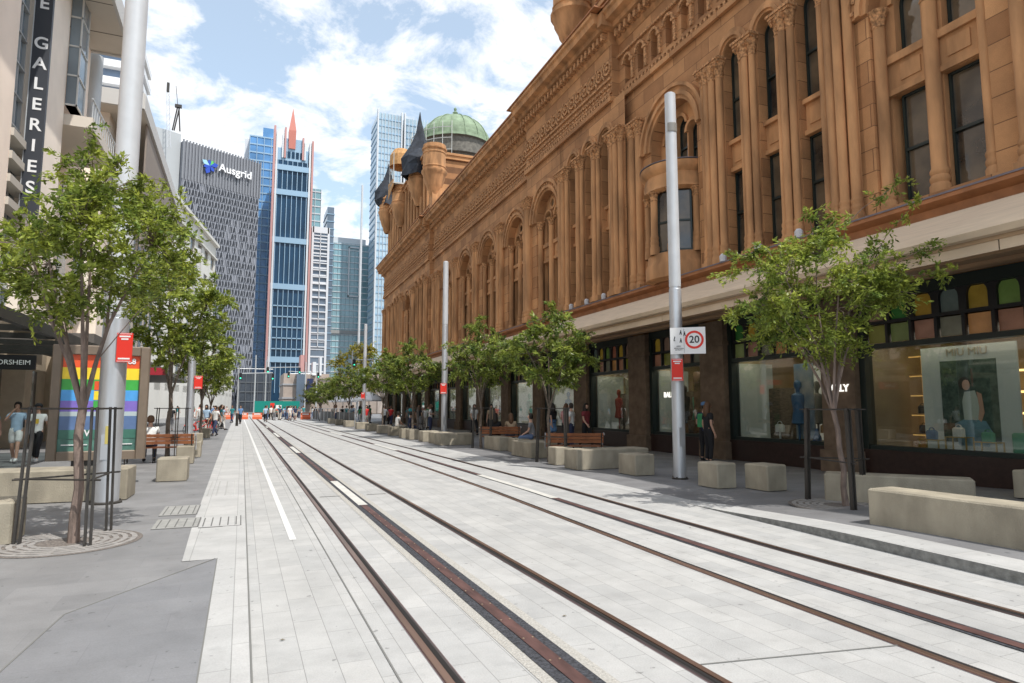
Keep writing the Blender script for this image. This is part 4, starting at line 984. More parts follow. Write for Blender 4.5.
# ------------------------------------------------------------------ street furniture
def pole(x,y,h,r,label,lamp=True,coll=4.4,base=True):
    t=thing('smart_pole',label,'pole',(x,y,0),0,'tall silver poles along the tracks')
    z0=0
    MB().lathe([(r,0),(r,.02),(r*.98,coll-.06),(r*.9,coll-.05),(r*.9,coll-.0)],(0,0,0),24).build('lower_shaft',steel,t,local=True,smooth=True)
    m=MB(); m.lathe([(r*.94,coll),(r*.9,h-.9),(r*.88,h)],(0,0,0),24); m.lathe([(0,h),(r*.88,h),(r*.6,h+.03)],(0,0,0),24)
    m.build('upper_shaft',paintgrey,t,local=True,smooth=True)
    c=MB(); c.lathe([(r*.75,coll-.1),(r*.75,coll+.1)],(0,0,0),16); c.lathe([(r*1.25,0),(r*1.25,.03),(r,.04)],(0,0,0),16); c.build('collar',dksteel,t,local=True)
    c=MB(); c.rbox((-.02,-r*.985,.95),(.13,.02,.42)); c.build('access_hatch',steel,t,local=True)
    c=MB()
    for k in range(4): c.lathe([(.018,.03),(.018,.055),(0,.058)],(r*1.12*math.cos(k*1.571+.5),r*1.12*math.sin(k*1.571+.5),0),6)
    c.build('base_bolts',dksteel,t,local=True)
    if lamp:
        c=MB(); c.lathe([(r*.97,-.02),(r*.99,0),(r*.99,.18),(r*.97,.2)],(0,0,h-.95),12,R(200),R(320)); c.build('lamp_slot',mat('lamp_slot',(.25,.24,.22),.4),t,local=True)
    return t
def redsign(t,x,y,z,rz,w_=.27,h_=.5,off=.0):
    m=MB(); m.rbox((x,y,z),(w_,.02,h_),rz); o=m.build('bus_stop_sign',red_m,t,local=True)
    m=MB()
    M=Matrix.Translation((x,y,z))@Matrix.Rotation(rz,4,'Z')
    for k,(a,zz_) in enumerate(((.7,.19),(.45,.145),(.75,-.19))): m.box(-w_*a/2,w_*a/2,-.014,-.011,zz_*h_/.5-.013,zz_*h_/.5+.013,M)
    m.box(-w_/2+.015,w_/2-.015,-.013,-.0105,h_/2-.02,h_/2-.012,M); m.box(-w_/2+.015,w_/2-.015,-.013,-.0105,-h_/2+.012,-h_/2+.02,M)
    m.build('sign_marks',white_m,o,local=True)
p1=pole(-2.07,12.85,17,.2,'thick tall silver pole in front of the rainbow poster on the left',True,3.2)
redsign(p1,.18,-.24,1.05+1.58,R(-8),.24,.50)
m=MB(); m.rbox((.0,-.206,1.15),(.06,.01,.3)); m.build('yellow_sticker',mat('yellow_tape',(.5,.42,.12),.6),p1,local=True)
p2=pole(9.2,12.1,9.1,.145,'silver pole carrying the round 20 speed sign',True,4.4)
a=R(-40)
M=Matrix.Translation((-.02,-.22,3.12))@Matrix.Rotation(a,4,'Z')@Matrix.Scale(.84,4)
pb_=MB().box(-.30,.62,-.012,.0,-.36,.36,M).build('sign_panel',white_m,p2,local=True)
pb_['label']='white panel with red ringed 20 and pedestrian symbols'
m=MB(); 
m.ring(.33,.02,.185,.245,-.018,-.013,0,2*math.pi-.001,28); m.v=[tuple(M@Vector(q)) for q in m.v]; m.build('red_ring',red_m,pb_,local=True)
def ptext(txt,size,m_,par,M_,loc,bold=0,depth=.002):
    me=text_mesh(txt,size,depth,'CENTER',bold); me.materials.clear(); me.materials.append(m_); me.transform(M_@Matrix.Translation(loc)@Matrix.Rotation(R(90),4,'X')); o=bpy.data.objects.new('sign_lettering',me); COL.objects.link(o); o.parent=par; return o
ptext('20',.27,black_m,pb_,M,(.33,-.016,.02),.004)
ptext('HIGH',.05,black_m,pb_,M,(-.08,-.016,-.15)); ptext('PEDESTRIAN\nACTIVITY',.045,black_m,pb_,M,(-.08,-.016,-.23))
m=MB()
for (x,z,q) in ((-.02,.22,1),(.08,.18,1),(-.18,.05,-1),(-.02,.0,1)):
    m.ring(x,z+.055,0,.014,-.018,-.013,0,2*math.pi-.01,8); m.prism([(x-.015,z+.038),(x+.015,z+.038),(x+.03*q,z-.055),(x+.012,z-.055),(x,z-.01),(x-.02,z-.055),(x-.035,z-.05)],-.018,-.013)
m.box(.058,.064,-.018,-.013,-.33,.33); m.v=[tuple(M@Vector(q)) for q in m.v]; m.build('pedestrian_symbols',black_m,pb_,local=True)
redsign(p2,-.12,-.165,2.46,R(-28),.25,.50)
p3=pole(8.95,29.7,8.7,.145,'second silver pole on the right beside the long row of blocks',False,5.6); redsign(p3,-.1,-.155,2.5,R(-20),.3,.5)
p4=pole(8.9,51.5,8.2,.14,'third silver pole on the right before the far crowd',False,5.6); redsign(p4,-.12,-.155,2.5,R(-20),.3,.5)
p5=pole(-2.2,33,9,.17,'second silver pole on the left behind the young trees',False,4.4); redsign(p5,.3,-.18,2.75,0,.35,.6)
p6=pole(16.9,104,38,.2,'thin very tall mast at the far end in front of the glass office',False,6)
# concrete blocks and benches
def block(x,y,dx,dy,h,label,rz=0,name='concrete_block',cat='block',grp='concrete seat blocks along the pavements',z=0):
    mb=MB(); mb.cbox(0,dx,0,dy,.015,h,.022)
    o=mb.build(name,concs[rnd.randrange(3)],None); o.location=(x,y,z); o.rotation_euler=(0,0,rz); tag(o,label,cat,grp); return o
def zz0(y): return rz_(y)
block(8.74,10.3,.48,.62,.5,'concrete cube just right of the 20 sign pole')
block(9.34,9.6,.5,.62,.5,'concrete cube between the 20 sign pole and the right guarded tree, nearer one')
block(8.58,12.95,.55,.75,.5,'concrete cube just left of the 20 sign pole')
block(7.98,14.7,2.2,.72,.52,'broad concrete bench left of the 20 sign pole, lit top','0'!='0' and 0 or 0,'concrete_bench','bench','long concrete benches')
block(7.60,6.08,.5,6.5,.47,'long pale concrete bench in the right foreground',R(180)+R(2),'concrete_bench','bench','long concrete benches',z=.09).location=(8.1,6.1,.09)
block(9.14,8.12,2.1,.5,.47,'long concrete bench behind the right guarded tree',R(-52),'concrete_bench','bench','long concrete benches',z=.03)
block(12.1,4.9,.6,2.0,.47,'low concrete bench at the right edge near the shop window',0,'concrete_bench','bench','long concrete benches',z=.09)
block(8.1,16.15,.55,.5,.5,'small concrete block beside the wooden bench back, behind the broad bench')
block(8.45,18.6,.95,1.6,.5,'wide concrete block behind the second right tree')
block(9.0,20.9,.7,.9,.5,'concrete block behind the seated group, left of the second right tree')
block(8.8,22.2,.55,1.6,.5,'narrow concrete block between the second and third right trees')
block(7.75,26.3,1.5,.9,.5,'wide concrete bench right of the second silver pole',0,'concrete_bench','bench','long concrete benches')
for i,(x,y,dx,dy,l) in enumerate([(7.85,27.6,.9,.9,'first block beyond the second silver pole'),(7.8,29.3,.8,.8,'second block beyond the second silver pole'),(7.7,31.5,.5,.8,'third block beyond the second silver pole'),(7.7,33.2,.55,.6,'fourth block beyond the second silver pole, by a tree'),(7.75,36.2,.8,.7,'fifth block beyond the second silver pole'),(7.75,39.5,.8,.7,'sixth block beyond the second silver pole'),(7.75,43.5,.8,.7,'block beyond the fourth right tree'),(7.8,48,.9,.7,'block just nearer than the third silver pole'),(7.8,54,.9,.8,'block just beyond the third silver pole'),(7.8,59,.9,.8,'far block beside the grey crowd fence'),(7.8,64.5,.9,.8,'farthest pale block beside the grey crowd fence')]):
    block(x,y,dx,dy,.5,'concrete '+l)
block(-1.66,15.95,.60,.7,.5,'nearest concrete cube on the left pavement, beyond the drain covers')
block(-1.68,19.3+1.4,.45,.6,.5,'second concrete cube on the left, behind the nearest cube')
block(-1.68,23.2,.5,.7,.5,'third concrete cube on the left, larger face')
block(-1.95,30.5,.45,.6,.5,'fourth concrete cube on the left beside the second left pole')
block(-1.95,37.5,.45,.6,.5,'far concrete cube on the left by the bicycles')
block(-6.3,13.3,4.5,.8,.55,'long concrete bench under the rainbow poster on the left',R(-2),'concrete_bench','bench','long concrete benches')
block(-4.6,9.35,2.15,.65,.5,'concrete bench cut by the left edge of the picture',R(2),'concrete_bench','bench','long concrete benches')
def wbench(x,y,rz,label,L=1.5):
    t=thing('timber_bench',label,'bench',(x,y,0),rz,'timber backed benches')
    m=MB(); 
    for i in range(4): m.box(-L/2,L/2,-.22+.12*i,-.12+.12*i,.44,.475)
    m.build('seat',wood,t,local=True)
    m=MB()
    for i in range(3): m.rbox((0,.29+.02*i,.60+.1*i),(L,.03,.085),rx=R(-12))
    m.build('backrest',wood,t,local=True)
    for sx in (-L/2+.06,L/2-.06):
        m=MB(); m.tube([(sx,.22,0),(sx,.26,.45),(sx,.35,.84)],.022,6); m.tube([(sx,-.22,0),(sx,-.22,.44)],.022,6); m.tube([(sx,-.22,.43),(sx,.26,.43)],.02,6)
        m.build('leg',dksteel,t,local=True)
    for sx in (-L/2-.02,L/2+.02):
        m=MB(); m.tube([(sx,.34,.80),(sx,.2,.84),(sx,.02,.80),(sx,-.16,.70),(sx,-.26,.55),(sx,-.26,.35)],.02,6); m.build('armrest',steel,t,local=True,smooth=True)
    return t
wbench(9.3,17.3,R(155),'timber backed bench between the second right tree and the broad concrete bench',1.7)
wbench(9.55,24.0,R(160),'timber backed bench between the second and third right trees',1.6)
wbench(-2.15,21.3,R(180),'timber bench behind the rainbow poster carrying a seated person',1.8)
# tree guards
def guard(pts,h,label,z=0):
    c=Vector((sum(p[0] for p in pts)/3,sum(p[1] for p in pts)/3,0))
    t=thing('tree_guard',label,'tree guard',(c.x,c.y,z),0,'steel guards around the trees')
    for p in pts:
        d=(c-Vector((p[0],p[1],0)))*.10; m=MB()
        for e in (-.028,.028):
            m.box(p[0]-c.x+e-.012,p[0]-c.x+e+.012,p[1]-c.y-.03,p[1]-c.y+.03,0,h)
        m.v=[(a+d.x*b2/h,b+d.y*b2/h,b2) for a,b,b2 in m.v]
        m.build('post',dksteel,t,local=True)
    for zz_,k in ((h-.02,.90),(h*.47,.953)):
        P=[((p[0]-c.x)*k,(p[1]-c.y)*k,zz_) for p in pts]; m=MB()
        for i in range(3):
            a_,b_=Vector(P[i]),Vector(P[(i+1)%3]); e=(b_-a_).normalized()*.12; m.tube([a_-e,b_+e],.012,6)
        m.build('rail',dksteel,t,local=True)
    return t
guard([(-2.39,9.42),(-1.60,9.0),(-1.55,9.98)],1.62,'dark steel guard around the big left tree')
guard([(8.95,8.3),(8.60,7.12),(9.56,7.7)],1.58,'dark steel guard around the big right tree',.02)
guard([(8.1,17.4),(8.5,16.3),(9.1,17.3)],1.6,'dark steel guard around the second right tree')
guard([(8.5,24.3),(8.9,23.3),(9.4,24.2)],1.6,'dark steel guard around the third right tree')
guard([(-2.3,21.4),(-1.7,20.8),(-1.5,21.8)],1.6,'dark steel guard around the second left tree')
guard([(8.0,33.4),(8.4,32.6),(8.9,33.4)],1.6,'dark steel guard around the fourth right tree')
# tree grates
for x,y,l in ((-1.9,9.35,'round iron tree grate at the foot of the big left tree'),(8.95,7.6,'iron tree grate at the foot of the big right tree')):
    t=thing('tree_grate',l,'grate',(x,y,rz_(y) if x>0 else 0)); m=MB()
    for k in range(5): m.lathe([(.3+.1*k,.004),(.3+.1*k,.012),(.36+.1*k,.012),(.36+.1*k,.004)],(0,0,0),40)
    for k in range(12): m.rbox((.5*math.cos(k*.5236),.5*math.sin(k*.5236),.008),(.42,.04,.006),k*.5236)
    m.build('grate_rings',mat('grate_iron',(.30,.285,.27),.7,.1,var=.2,vscale=9),t,local=True)
    m=MB(); m.lathe([(.0,.0045),(.82,.0045)],(0,0,0),40); m.build('grate_bed',mat('grate_gravel',(.16,.14,.125),.95,var=.5,vscale=40,bump=.6),t,local=True)
# advertising panel
t=thing('advertising_panel','large brown framed poster panel with rainbow stripes behind the left pole','billboard',(-2.78,16.0,0),R(3)); t.scale=(.88,.95,.94)
m=MB(); 
for (a_,b_,c_,d_) in ((-1.0,-.80,.55,3.1),(.80,1.0,.55,3.1),(-.80,.80,.55,.75),(-.80,.80,2.9,3.1)): m.cbox(a_,b_,-.16,.16,c_,d_,.02)
m.build('frame',mat('bronze_frame',(.20,.155,.115),.5,.2,var=.1),t,local=True)
MB().box(-.5,.5,-.09,.09,0,.56).build('plinth',dksteel,t,local=True)
pc_=MB().box(-.80,.80,-.08,.08,.75,2.9).build('poster',mat('poster_base',(.05,.12,.10),.5,col2=(.12,.28,.22),vscale=3),t,local=True)
rb=[(.75,.09,.02),(.85,.62,.03),(.05,.38,.06),(.08,.35,.75),(.20,.14,.50),(.42,.50,.52),(.10,.17,.33),(.05,.16,.12)]
zt=2.89
for i,c_ in enumerate(rb):
    hh=(.29,.26,.24,.24,.24,.10,.30,.20)[i]
    MB().box(-.79,.79,-.088-.0004*i,-.081,zt-hh,zt).build('stripe',mat('stripe_%s'%'abcdefgh'[i],c_,.4,var=.12,vscale=4),pc_,local=True); zt-=hh
MT=Matrix.Identity(4)
def pt2(txt,size,loc): return ptext(txt,size,white_m,pc_,MT,loc,.004)
pt2('V',.2,(-.22,-.1,1.14)); pt2('C',.2,(.30,-.1,1.14)); pt2('88',.17,(.62,-.1,2.76))
m=MB(); 
for a_,b_ in (( -.72,-.2),(.28,.72)): m.box(a_,b_,-.1,-.092,.88,.90)
m.box(.3,.45,-.1,-.092,1.0,1.02); m.build('small_print',white_m,pc_,local=True)
m=MB(); 
for i,c_ in enumerate(rb[:3]): MB().box(-.13,-.04,-.098,-.09,2.1-.22*i,2.3-.22*i).build('flag_patch',mat('stripe_%s'%'abc'[i],c_),pc_,local=True)

# ------------------------------------------------------------------ trees
def tree(name,label,loc,th,cz,rx,ry,rzv,nt_,nl,leaf,seed,tr=.06,group='young street trees',lm=leafs,bm=bark,forks=4,offx=0,offy=0,fork_h=None,sprays=(),top=(),cut=None):
    rr=random.Random(seed); t=thing(name,label,'tree',loc,0,group)
    C=Vector((offx,offy,cz)); fh=fork_h or th
    tk=MB(); P=[Vector((0,0,0))]; 
    for k in range(1,6): P.append(Vector((offx*.35*k/5+rr.uniform(-.03,.03),offy*.35*k/5+rr.uniform(-.03,.03),fh*k/5)))
    tk.tube(P,[tr*1.25,tr*1.05,tr,tr*.96,tr*.92,tr*.88],8,cap=False)
    top_=P[-1]; br_=MB(); tips=[]
    limbs=[]
    for f in range(forks):
        a_=2*math.pi*(f+rr.uniform(-.25,.25))/forks; e=Vector((rx*.55*math.cos(a_),ry*.55*math.sin(a_),0))+C+Vector((0,0,rr.uniform(-.1,.45)*rzv))
        mid=top_.lerp(e,.45)+Vector((rr.uniform(-.08,.08),rr.uniform(-.08,.08),.12)); pts=[top_-Vector((0,0,.05)),top_.lerp(mid,.5)+Vector((0,0,.06)),mid,mid.lerp(e,.6),e]
        br_.tube(pts,[tr*.62,tr*.5,tr*.4,tr*.3,tr*.2],6); limbs.append(pts)
    limbs.append([top_,top_.lerp(C,.5),C,C+Vector((rr.uniform(-.2,.2)*rx,0,rzv*.6))]); br_.tube(limbs[-1],[tr*.6,tr*.4,tr*.28,tr*.12],6)
    for i in range(nt_):
        while True:
            d=Vector((rr.uniform(-1,1),rr.uniform(-1,1),rr.uniform(-1,1)))
            if .3<d.length<1: break
        d=d.normalized()*(d.length**.55)*rr.uniform(.82,1.12)
        e=C+Vector((d.x*rx,d.y*ry,d.z*rzv*(1 if d.z>0 else .85)))
        if cut and cut(e): continue
        L=min(limbs,key=lambda l:min((q-e).length for q in l[1:])+rr.uniform(0,.3)); s0=min(L[1:],key=lambda q:(q-e).length)
        if s0.z>e.z+.3*rzv: s0=L[1]
        m1=s0.lerp(e,.5)+Vector((rr.uniform(-.08,.08),rr.uniform(-.08,.08),.08*rzv)); br_.tube([s0,m1,e],[tr*.17,tr*.11,tr*.04],4,cap=False); tips.append((m1,e,1.))
    for sp in sprays:
        e=Vector(sp); s0=min((q for l in limbs for q in l[1:]),key=lambda q:(q-e).length); m1=s0.lerp(e,.5)+Vector((0,0,.12)); br_.tube([s0,m1,e],[tr*.2,tr*.12,tr*.04],4,cap=False); tips.append((m1,e,2.0)); tips.append((s0.lerp(m1,.6),e,1.0))
    tk.build('trunk',bm,t,local=True,smooth=True); br_.build('branches',bm,t,local=True,smooth=True)
    lv=MB(); per=nl//max(1,len(tips)); sc_=(rx+rzv)/2
    for m1,e,wt in tips:
        ns=5; ax=(e-m1)
        for s_ in range(ns):
            b0=m1.lerp(e,rr.uniform(.15,1.0)); dr_=Vector((rr.gauss(0,1),rr.gauss(0,1),rr.gauss(0,.6))).normalized()*rr.uniform(.12,.32)*sc_*(.6 if wt>1 else 1)
            for q in range(int(per/ns*(1 if wt==1 else .7))):
                u_=(q+.5)/(per/ns); p=b0+dr_*u_+Vector((rr.gauss(0,.02),rr.gauss(0,.02),rr.gauss(0,.02)-.07*u_*u_*sc_))
                la=leaf*rr.uniform(.6,1.25); di=(dr_.normalized()+Vector((rr.gauss(0,.7),rr.gauss(0,.7),rr.gauss(-.25,.5)))).normalized()
                sd=di.cross(Vector((rr.gauss(0,.5),rr.gauss(0,.5),1))).normalized()*la*.22; nn=di.cross(sd).normalized()*la*.08
                lv.add([p,p+di*la*.5+sd,p+di*la-nn,p+di*la*.5-sd,p+di*la*.5-nn*-1],[(0,1,4),(1,2,4),(2,3,4),(3,0,4)] if leaf<.1 else [(0,1,2),(0,2,3)])
    lv.build('crown',lm,t,local=True); return t
tree('street_tree','big young tree with dense green crown at the left edge, inside a steel guard',(-1.80,9.3,0),1.75,3.62,1.27,1.3,1.10,140,18000,.085,11,.055,fork_h=1.6,forks=5,offx=-.05,offy=.15,sprays=[(.95,.1,4.25),(1.1,.2,3.3),(-.1,-.3,5.05),(.3,.2,4.95),(-1.5,.0,3.3),(.75,0,4.6)],cut=lambda e: e.x<-.45 and e.z>3.95)
tree('street_tree','big young tree with airy bright green crown before the large right shop window',(8.95,7.55,.03),1.6,3.40,1.36,1.36,1.22,140,21000,.085,23,.043,fork_h=1.5,forks=6,offx=-.22,offy=.18,sprays=[(.95,-.75,5.35),(1.05,-.85,5.0),(-1.55,.7,4.15),(-1.2,.5,4.3),(-1.75,.95,3.8),(1.0,-1.1,4.2),(1.2,-1.2,3.7),(.2,0,4.9),(-.2,.3,4.9)])
tr2=tree('street_tree','second tree on the right, dark green crown in front of the awning',(8.45,17.3,0),1.75,3.15,1.5,1.5,1.15,70,9500,.14,5,.05,lm=leafs2,bm=barkd,fork_h=1.6,sprays=[(.2,0,4.7),(.9,.2,4.6),(-1.6,0,3.0)])
def tcopy(src,loc,rz,sc,label): c=copy_tree(src); c.location=loc; c.rotation_euler=(0,0,rz); c.scale=sc; c['label']=label; return c
tcopy(tr2,(8.75,24.0,0),1.9,(1,1,1.1),'third tree on the right, left of the second one')
tcopy(tr2,(8.3,33.3,0),3.4,(1.15,1.15,1.1),'fourth tree on the right beyond the second silver pole')
tcopy(tr2,(8.6,42.5,0),.8,(1.2,1.2,1.15),'fifth tree on the right, before the third silver pole')
tcopy(tr2,(8.6,57,0),2.6,(1.25,1.25,1.1),'sixth tree on the right, just beyond the third silver pole')
tcopy(tr2,(8.8,68,0),4.6,(1.2,1.2,1.05),'far tree on the right at the end of the sandstone building')
tcopy(tr2,(9.0,84,0),5.6,(1.2,1.2,1.0),'farthest small tree on the right by the tall thin mast')
tl2=tree('street_tree','second tree on the left, rounded green crown beyond the poster panel',(-1.95,21.3,0),2.2,4.35,1.6,1.6,1.8,90,13000,.15,9,.06,lm=leafs,bm=barkd,fork_h=2.0)
tcopy(tl2,(-1.8,34.5,0),2.2,(1.05,1.05,.95),'third tree on the left, smaller crown in front of the white block')
tcopy(tl2,(-1.9,47,0),4.2,(1.0,1.0,.85),'fourth tree on the left, mostly behind the third')
tree('autumn_tree','large yellow green tree at the far end of the street, right of centre',(16.8,100,0),4.0,7.4,5.2,3.6,4.2,90,11000,.34,31,.2,group='trees at the far end',lm=leafy,bm=barkd)
tree('autumn_tree','low olive shrub-like tree in front of the far sandstone podium',(13.6,125,0),1.8,4.2,4.2,3,2.6,60,4500,.36,37,.15,group='trees at the far end',lm=leafmat('leaf_olive',(.17,.15,.03),(.07,.085,.02)),bm=barkd)
# ------------------------------------------------------------------ people
def skin_mesh(name,chains,smooth=1):
    # chains: list of (points, radii) sharing joints by equality; first point is the root
    vs=[]; idx={}; es=[]; rad=[]
    def vid(p,r):
        k=tuple(round(q,4) for q in p)
        if k not in idx: idx[k]=len(vs); vs.append(k); rad.append(r)
        return idx[k]
    for pts,rs in chains:
        ids=[vid(p,r) for p,r in zip(pts,rs)]
        es+=[(a,b) for a,b in zip(ids,ids[1:]) if a!=b]
    me=bpy.data.meshes.new(name); me.from_pydata(vs,es,[]); o=bpy.data.objects.new(name,me); COL.objects.link(o)
    md=o.modifiers.new('s','SKIN'); md.use_smooth_shade=True
    for v,r in zip(me.skin_vertices[0].data,rad): v.radius=r if isinstance(r,tuple) else (r,r)
    me.skin_vertices[0].data[0].use_root=True
    # disconnected islands need their own root
    sb=o.modifiers.new('b','SUBSURF'); sb.levels=smooth; sb.render_levels=smooth
    dg=bpy.context.evaluated_depsgraph_get(); dg.update(); m2=bpy.data.meshes.new_from_object(o.evaluated_get(dg)); bpy.data.objects.remove(o); m2.name=name
    for p in m2.polygons: p.use_smooth=True
    return m2
def pose(kind):
    J=dict(pel=(0,0,.95),spi=(0,-.01,1.14),che=(0,0,1.34),nk=(0,-.01,1.47),hb=(0,.0,1.55),hd=(0,.015,1.66))
    for s_,n in ((-1,'L'),(1,'R')):
        J['hip'+n]=(.095*s_,0,.90); J['kn'+n]=(.10*s_,.02,.49); J['an'+n]=(.10*s_,-.02,.09); J['to'+n]=(.115*s_,.13,.03)
        J['sh'+n]=(.175*s_,-.01,1.40); J['el'+n]=(.23*s_,-.04,1.12); J['wr'+n]=(.24*s_,.05,.87)
    if kind=='walk':
        J.update(knL=(-.09,.17,.52),anL=(-.09,.24,.12),toL=(-.1,.40,.09),knR=(.09,-.04,.48),anR=(.09,-.30,.14),toR=(.1,-.18,.04),elL=(-.23,-.14,1.14),wrL=(-.24,-.18,.90),elR=(.23,.07,1.13),wrR=(.22,.24,.95))
    if kind=='phone':
        J.update(elR=(.24,.02,1.13),wrR=(.10,.24,1.22),elL=(-.24,-.02,1.12),wrL=(-.12,.22,1.12),hd=(0,.05,1.65))
    if kind=='face':
        J.update(knL=(-.09,.15,.52),anL=(-.09,.20,.12),toL=(-.1,.36,.08),knR=(.09,-.02,.48),anR=(.09,-.24,.12),toR=(.1,-.12,.04),elR=(.26,.12,1.22),wrR=(.08,.17,1.48),hd=(0,.03,1.66))
    if kind=='sit':
        for k in ('pel','spi','che','nk','hb','hd','shL','shR','elL','elR'):
            x,y,z=J[k]; J[k]=(x,y+(.06 if z>1.3 else 0),z-.40)
        for s_,n in ((-1,'L'),(1,'R')): J['hip'+n]=(.10*s_,.04,.53); J['kn'+n]=(.13*s_,.44,.52); J['an'+n]=(.13*s_,.44,.1); J['to'+n]=(.14*s_,.59,.04); J['el'+n]=(.22*s_,.12,.75); J['wr'+n]=(.12*s_,.33,.62)
    return J
def V(a): return Vector(a)
def mk_person(kind,long_hair=False,shorts=False,skirt=False,sleeve='short'):
    J=pose(kind); M_={}
    body=[([J['pel'],J['spi'],J['che'],J['nk'],J['hb'],tuple(V(J['hd'])-V((0,0,.03))),tuple(V(J['hd'])+V((0,0,.06)))],[(.13,.10),(.115,.085),(.13,.09),.055,.05,(.078,.09),(.066,.078)])]
    body.append(([tuple(V(J['hd'])-V((0,0,.03))),tuple(V(J['hd'])+V((0,.105,-.015)))],[(.078,.09),.016]))
    for n,s_ in (('L',-1),('R',1)):
        body.append(([J['pel'],J['hip'+n],tuple(V(J['hip'+n]).lerp(V(J['kn'+n]),.5)),J['kn'+n],tuple(V(J['kn'+n]).lerp(V(J['an'+n]),.3)),J['an'+n],J['to'+n]],[(.13,.10),.09,.075,.054,.056,.036,.033]))
        w=V(J['wr'+n]); e=V(J['el'+n]); d=(w-e).normalized(); palm=w+d*.075
        body.append(([J['che'],J['sh'+n],tuple(V(J['sh'+n]).lerp(e,.5)),J['el'+n],tuple(e.lerp(w,.35)),J['wr'+n],tuple(palm)],[(.13,.09),.052,.046,.038,.038,.025,(.036,.02)]))
        side=V((0,1,0)) if abs(d.z)>.6 else V((1,0,0)); side=(side-d*side.dot(d)).normalized(); cu=V((-s_,0,0)) if abs(d.z)>.6 else V((0,0,-1))
        for k,(o_,L) in enumerate(((-.028,.065),(-.010,.078),(.010,.074),(.027,.058))):
            b=palm+side*o_; body.append(([tuple(palm),tuple(b+d*.02),tuple(b+d*L*.6+cu*.008),tuple(b+d*L+cu*.028)],[(.036,.02),.0095,.009,.0075]))
        tb=w+d*.03; body.append(([tuple(w),tuple(tb+side*.035+cu*.01),tuple(tb+side*.045+d*.045+cu*.018)],[.025,.012,.009]))
    M_['body']=skin_mesh('body',body)
    sh=[([tuple(V(J['pel'])-V((0,0,.10 if kind!='sit' else .02))),J['pel'],J['spi'],J['che'],tuple(V(J['che']).lerp(V(J['nk']),.75))],[(.168,.13),(.170,.132),(.15,.12),(.16,.12),.08])]
    k_=.75 if sleeve=='short' else 1.
    for n in 'LR':
        e=V(J['el'+n]); c_=[J['che'],J['sh'+n],tuple(V(J['sh'+n]).lerp(e,.6))]; r_=[(.16,.12),.075,.066]
        if sleeve=='long': c_+=[J['el'+n],tuple(e.lerp(V(J['wr'+n]),.9))]; r_+=[.055,.042]
        sh.append((c_,r_))
    M_['shirt']=skin_mesh('shirt',sh)
    tr=[([J['pel'],tuple(V(J['pel'])+V((0,0,.12)))],[(.162,.125),(.145,.11)])]
    for n in 'LR':
        h,kn,an=V(J['hip'+n]),V(J['kn'+n]),V(J['an'+n]); c_=[J['pel'],J['hip'+n],tuple(h.lerp(kn,.5)),tuple(h.lerp(kn,.85))]; r_=[(.165,.13),.112,.098,.088]
        if not shorts and not skirt: c_+=[J['kn'+n],tuple(kn.lerp(an,.5)),tuple(kn.lerp(an,.93))]; r_+=[.075,.066,.058]
        if not skirt: tr.append((c_,r_))
    if skirt and kind!='sit':
        tr.append(([J['pel'],tuple(V(J['pel'])-V((0,0,.2))),tuple(V(J['pel'])-V((0,0,.42)))],[(.165,.13),.20,.235]))
    M_['trousers' if not skirt else 'skirt']=skin_mesh('trousers',tr)
    hd=V(J['hd']); hb=MB(); 
    hb.lathe([(.0,.125),(.05,.115),(.082,.08),(.096,.03),(.097,-.02),(.088,-.07),(.06,-.09)],(hd.x,hd.y-.018,hd.z),12)
    vs=[]
    for (x,y,z) in hb.v:
        if y>hd.y+.05 and z<hd.z+.055: y=hd.y+.0
        vs.append((x,y,z))
    hb.v=vs
    if long_hair: hb.lathe([(.085,.0),(.10,-.1),(.105,-.22),(.085,-.33),(.03,-.36),(0,-.36)],(hd.x,hd.y-.055,hd.z+.02),10)
    me=bpy.data.meshes.new('hair'); me.from_pydata(hb.v,[],hb.f); [setattr(p,'use_smooth',True) for p in me.polygons]; M_['hair']=me
    sm=MB()
    for n in 'LR':
        a_,t_=V(J['an'+n]),V(J['to'+n]); sm.tube([a_-V((0,.05,.03)),a_+V((0,.02,-.015)),a_.lerp(t_,.6),t_+V((0,.03,.0))],[.042,.05,.046,.03],8)
    me=bpy.data.meshes.new('shoes'); me.from_pydata(sm.v,[],sm.f); [setattr(p,'use_smooth',True) for p in me.polygons]; M_['shoes']=me
    return M_
cloth={}
def cm_(n,c):
    return mat('cloth_'+n,c,.85,var=.1,vscale=8,bump=.2,bscale=25)
CL=dict(white=(.72,.72,.70),black=(.015,.015,.018),navy=(.03,.04,.09),blue=(.12,.24,.45),sky=(.35,.48,.62),grey=(.22,.22,.23),red=(.55,.03,.03),green=(.05,.28,.12),yellow=(.75,.7,.05),pink=(.55,.28,.28),tan=(.40,.30,.2),teal=(.04,.25,.27),maroon=(.2,.03,.04),stone=(.5,.46,.4),denim=(.10,.15,.26),orange=(.75,.2,.04))
PM={}
def person(kind,loc,rz,shirt,trs,label,hair=None,skin=None,shoes='black',group=None,scale=1.,**k):
    key=(kind,)+tuple(sorted(k.items()))
    if key not in PM: PM[key]=mk_person(kind,**k)
    t=thing('person',label,'person',loc,rz,group); t.scale=(scale,)*3
    for n,me in PM[key].items():
        if not me.materials: me.materials.append(None)
        o=bpy.data.objects.new(n,me); COL.objects.link(o); o.parent=t; o.material_slots[0].link='OBJECT'
        o.material_slots[0].material={'body':skin or skin_m,'hair':hair or hair_m}.get(n) or cm_(shirt if n=='shirt' else (trs if n in('trousers','skirt') else shoes),CL[shirt if n=='shirt' else (trs if n in('trousers','skirt') else shoes)])
    return t
pA=person('face',(-6.05,23.0,0),R(180),'sky','white','man in pale blue shirt and white shorts with a hand at his face',shorts=True,shoes='white')
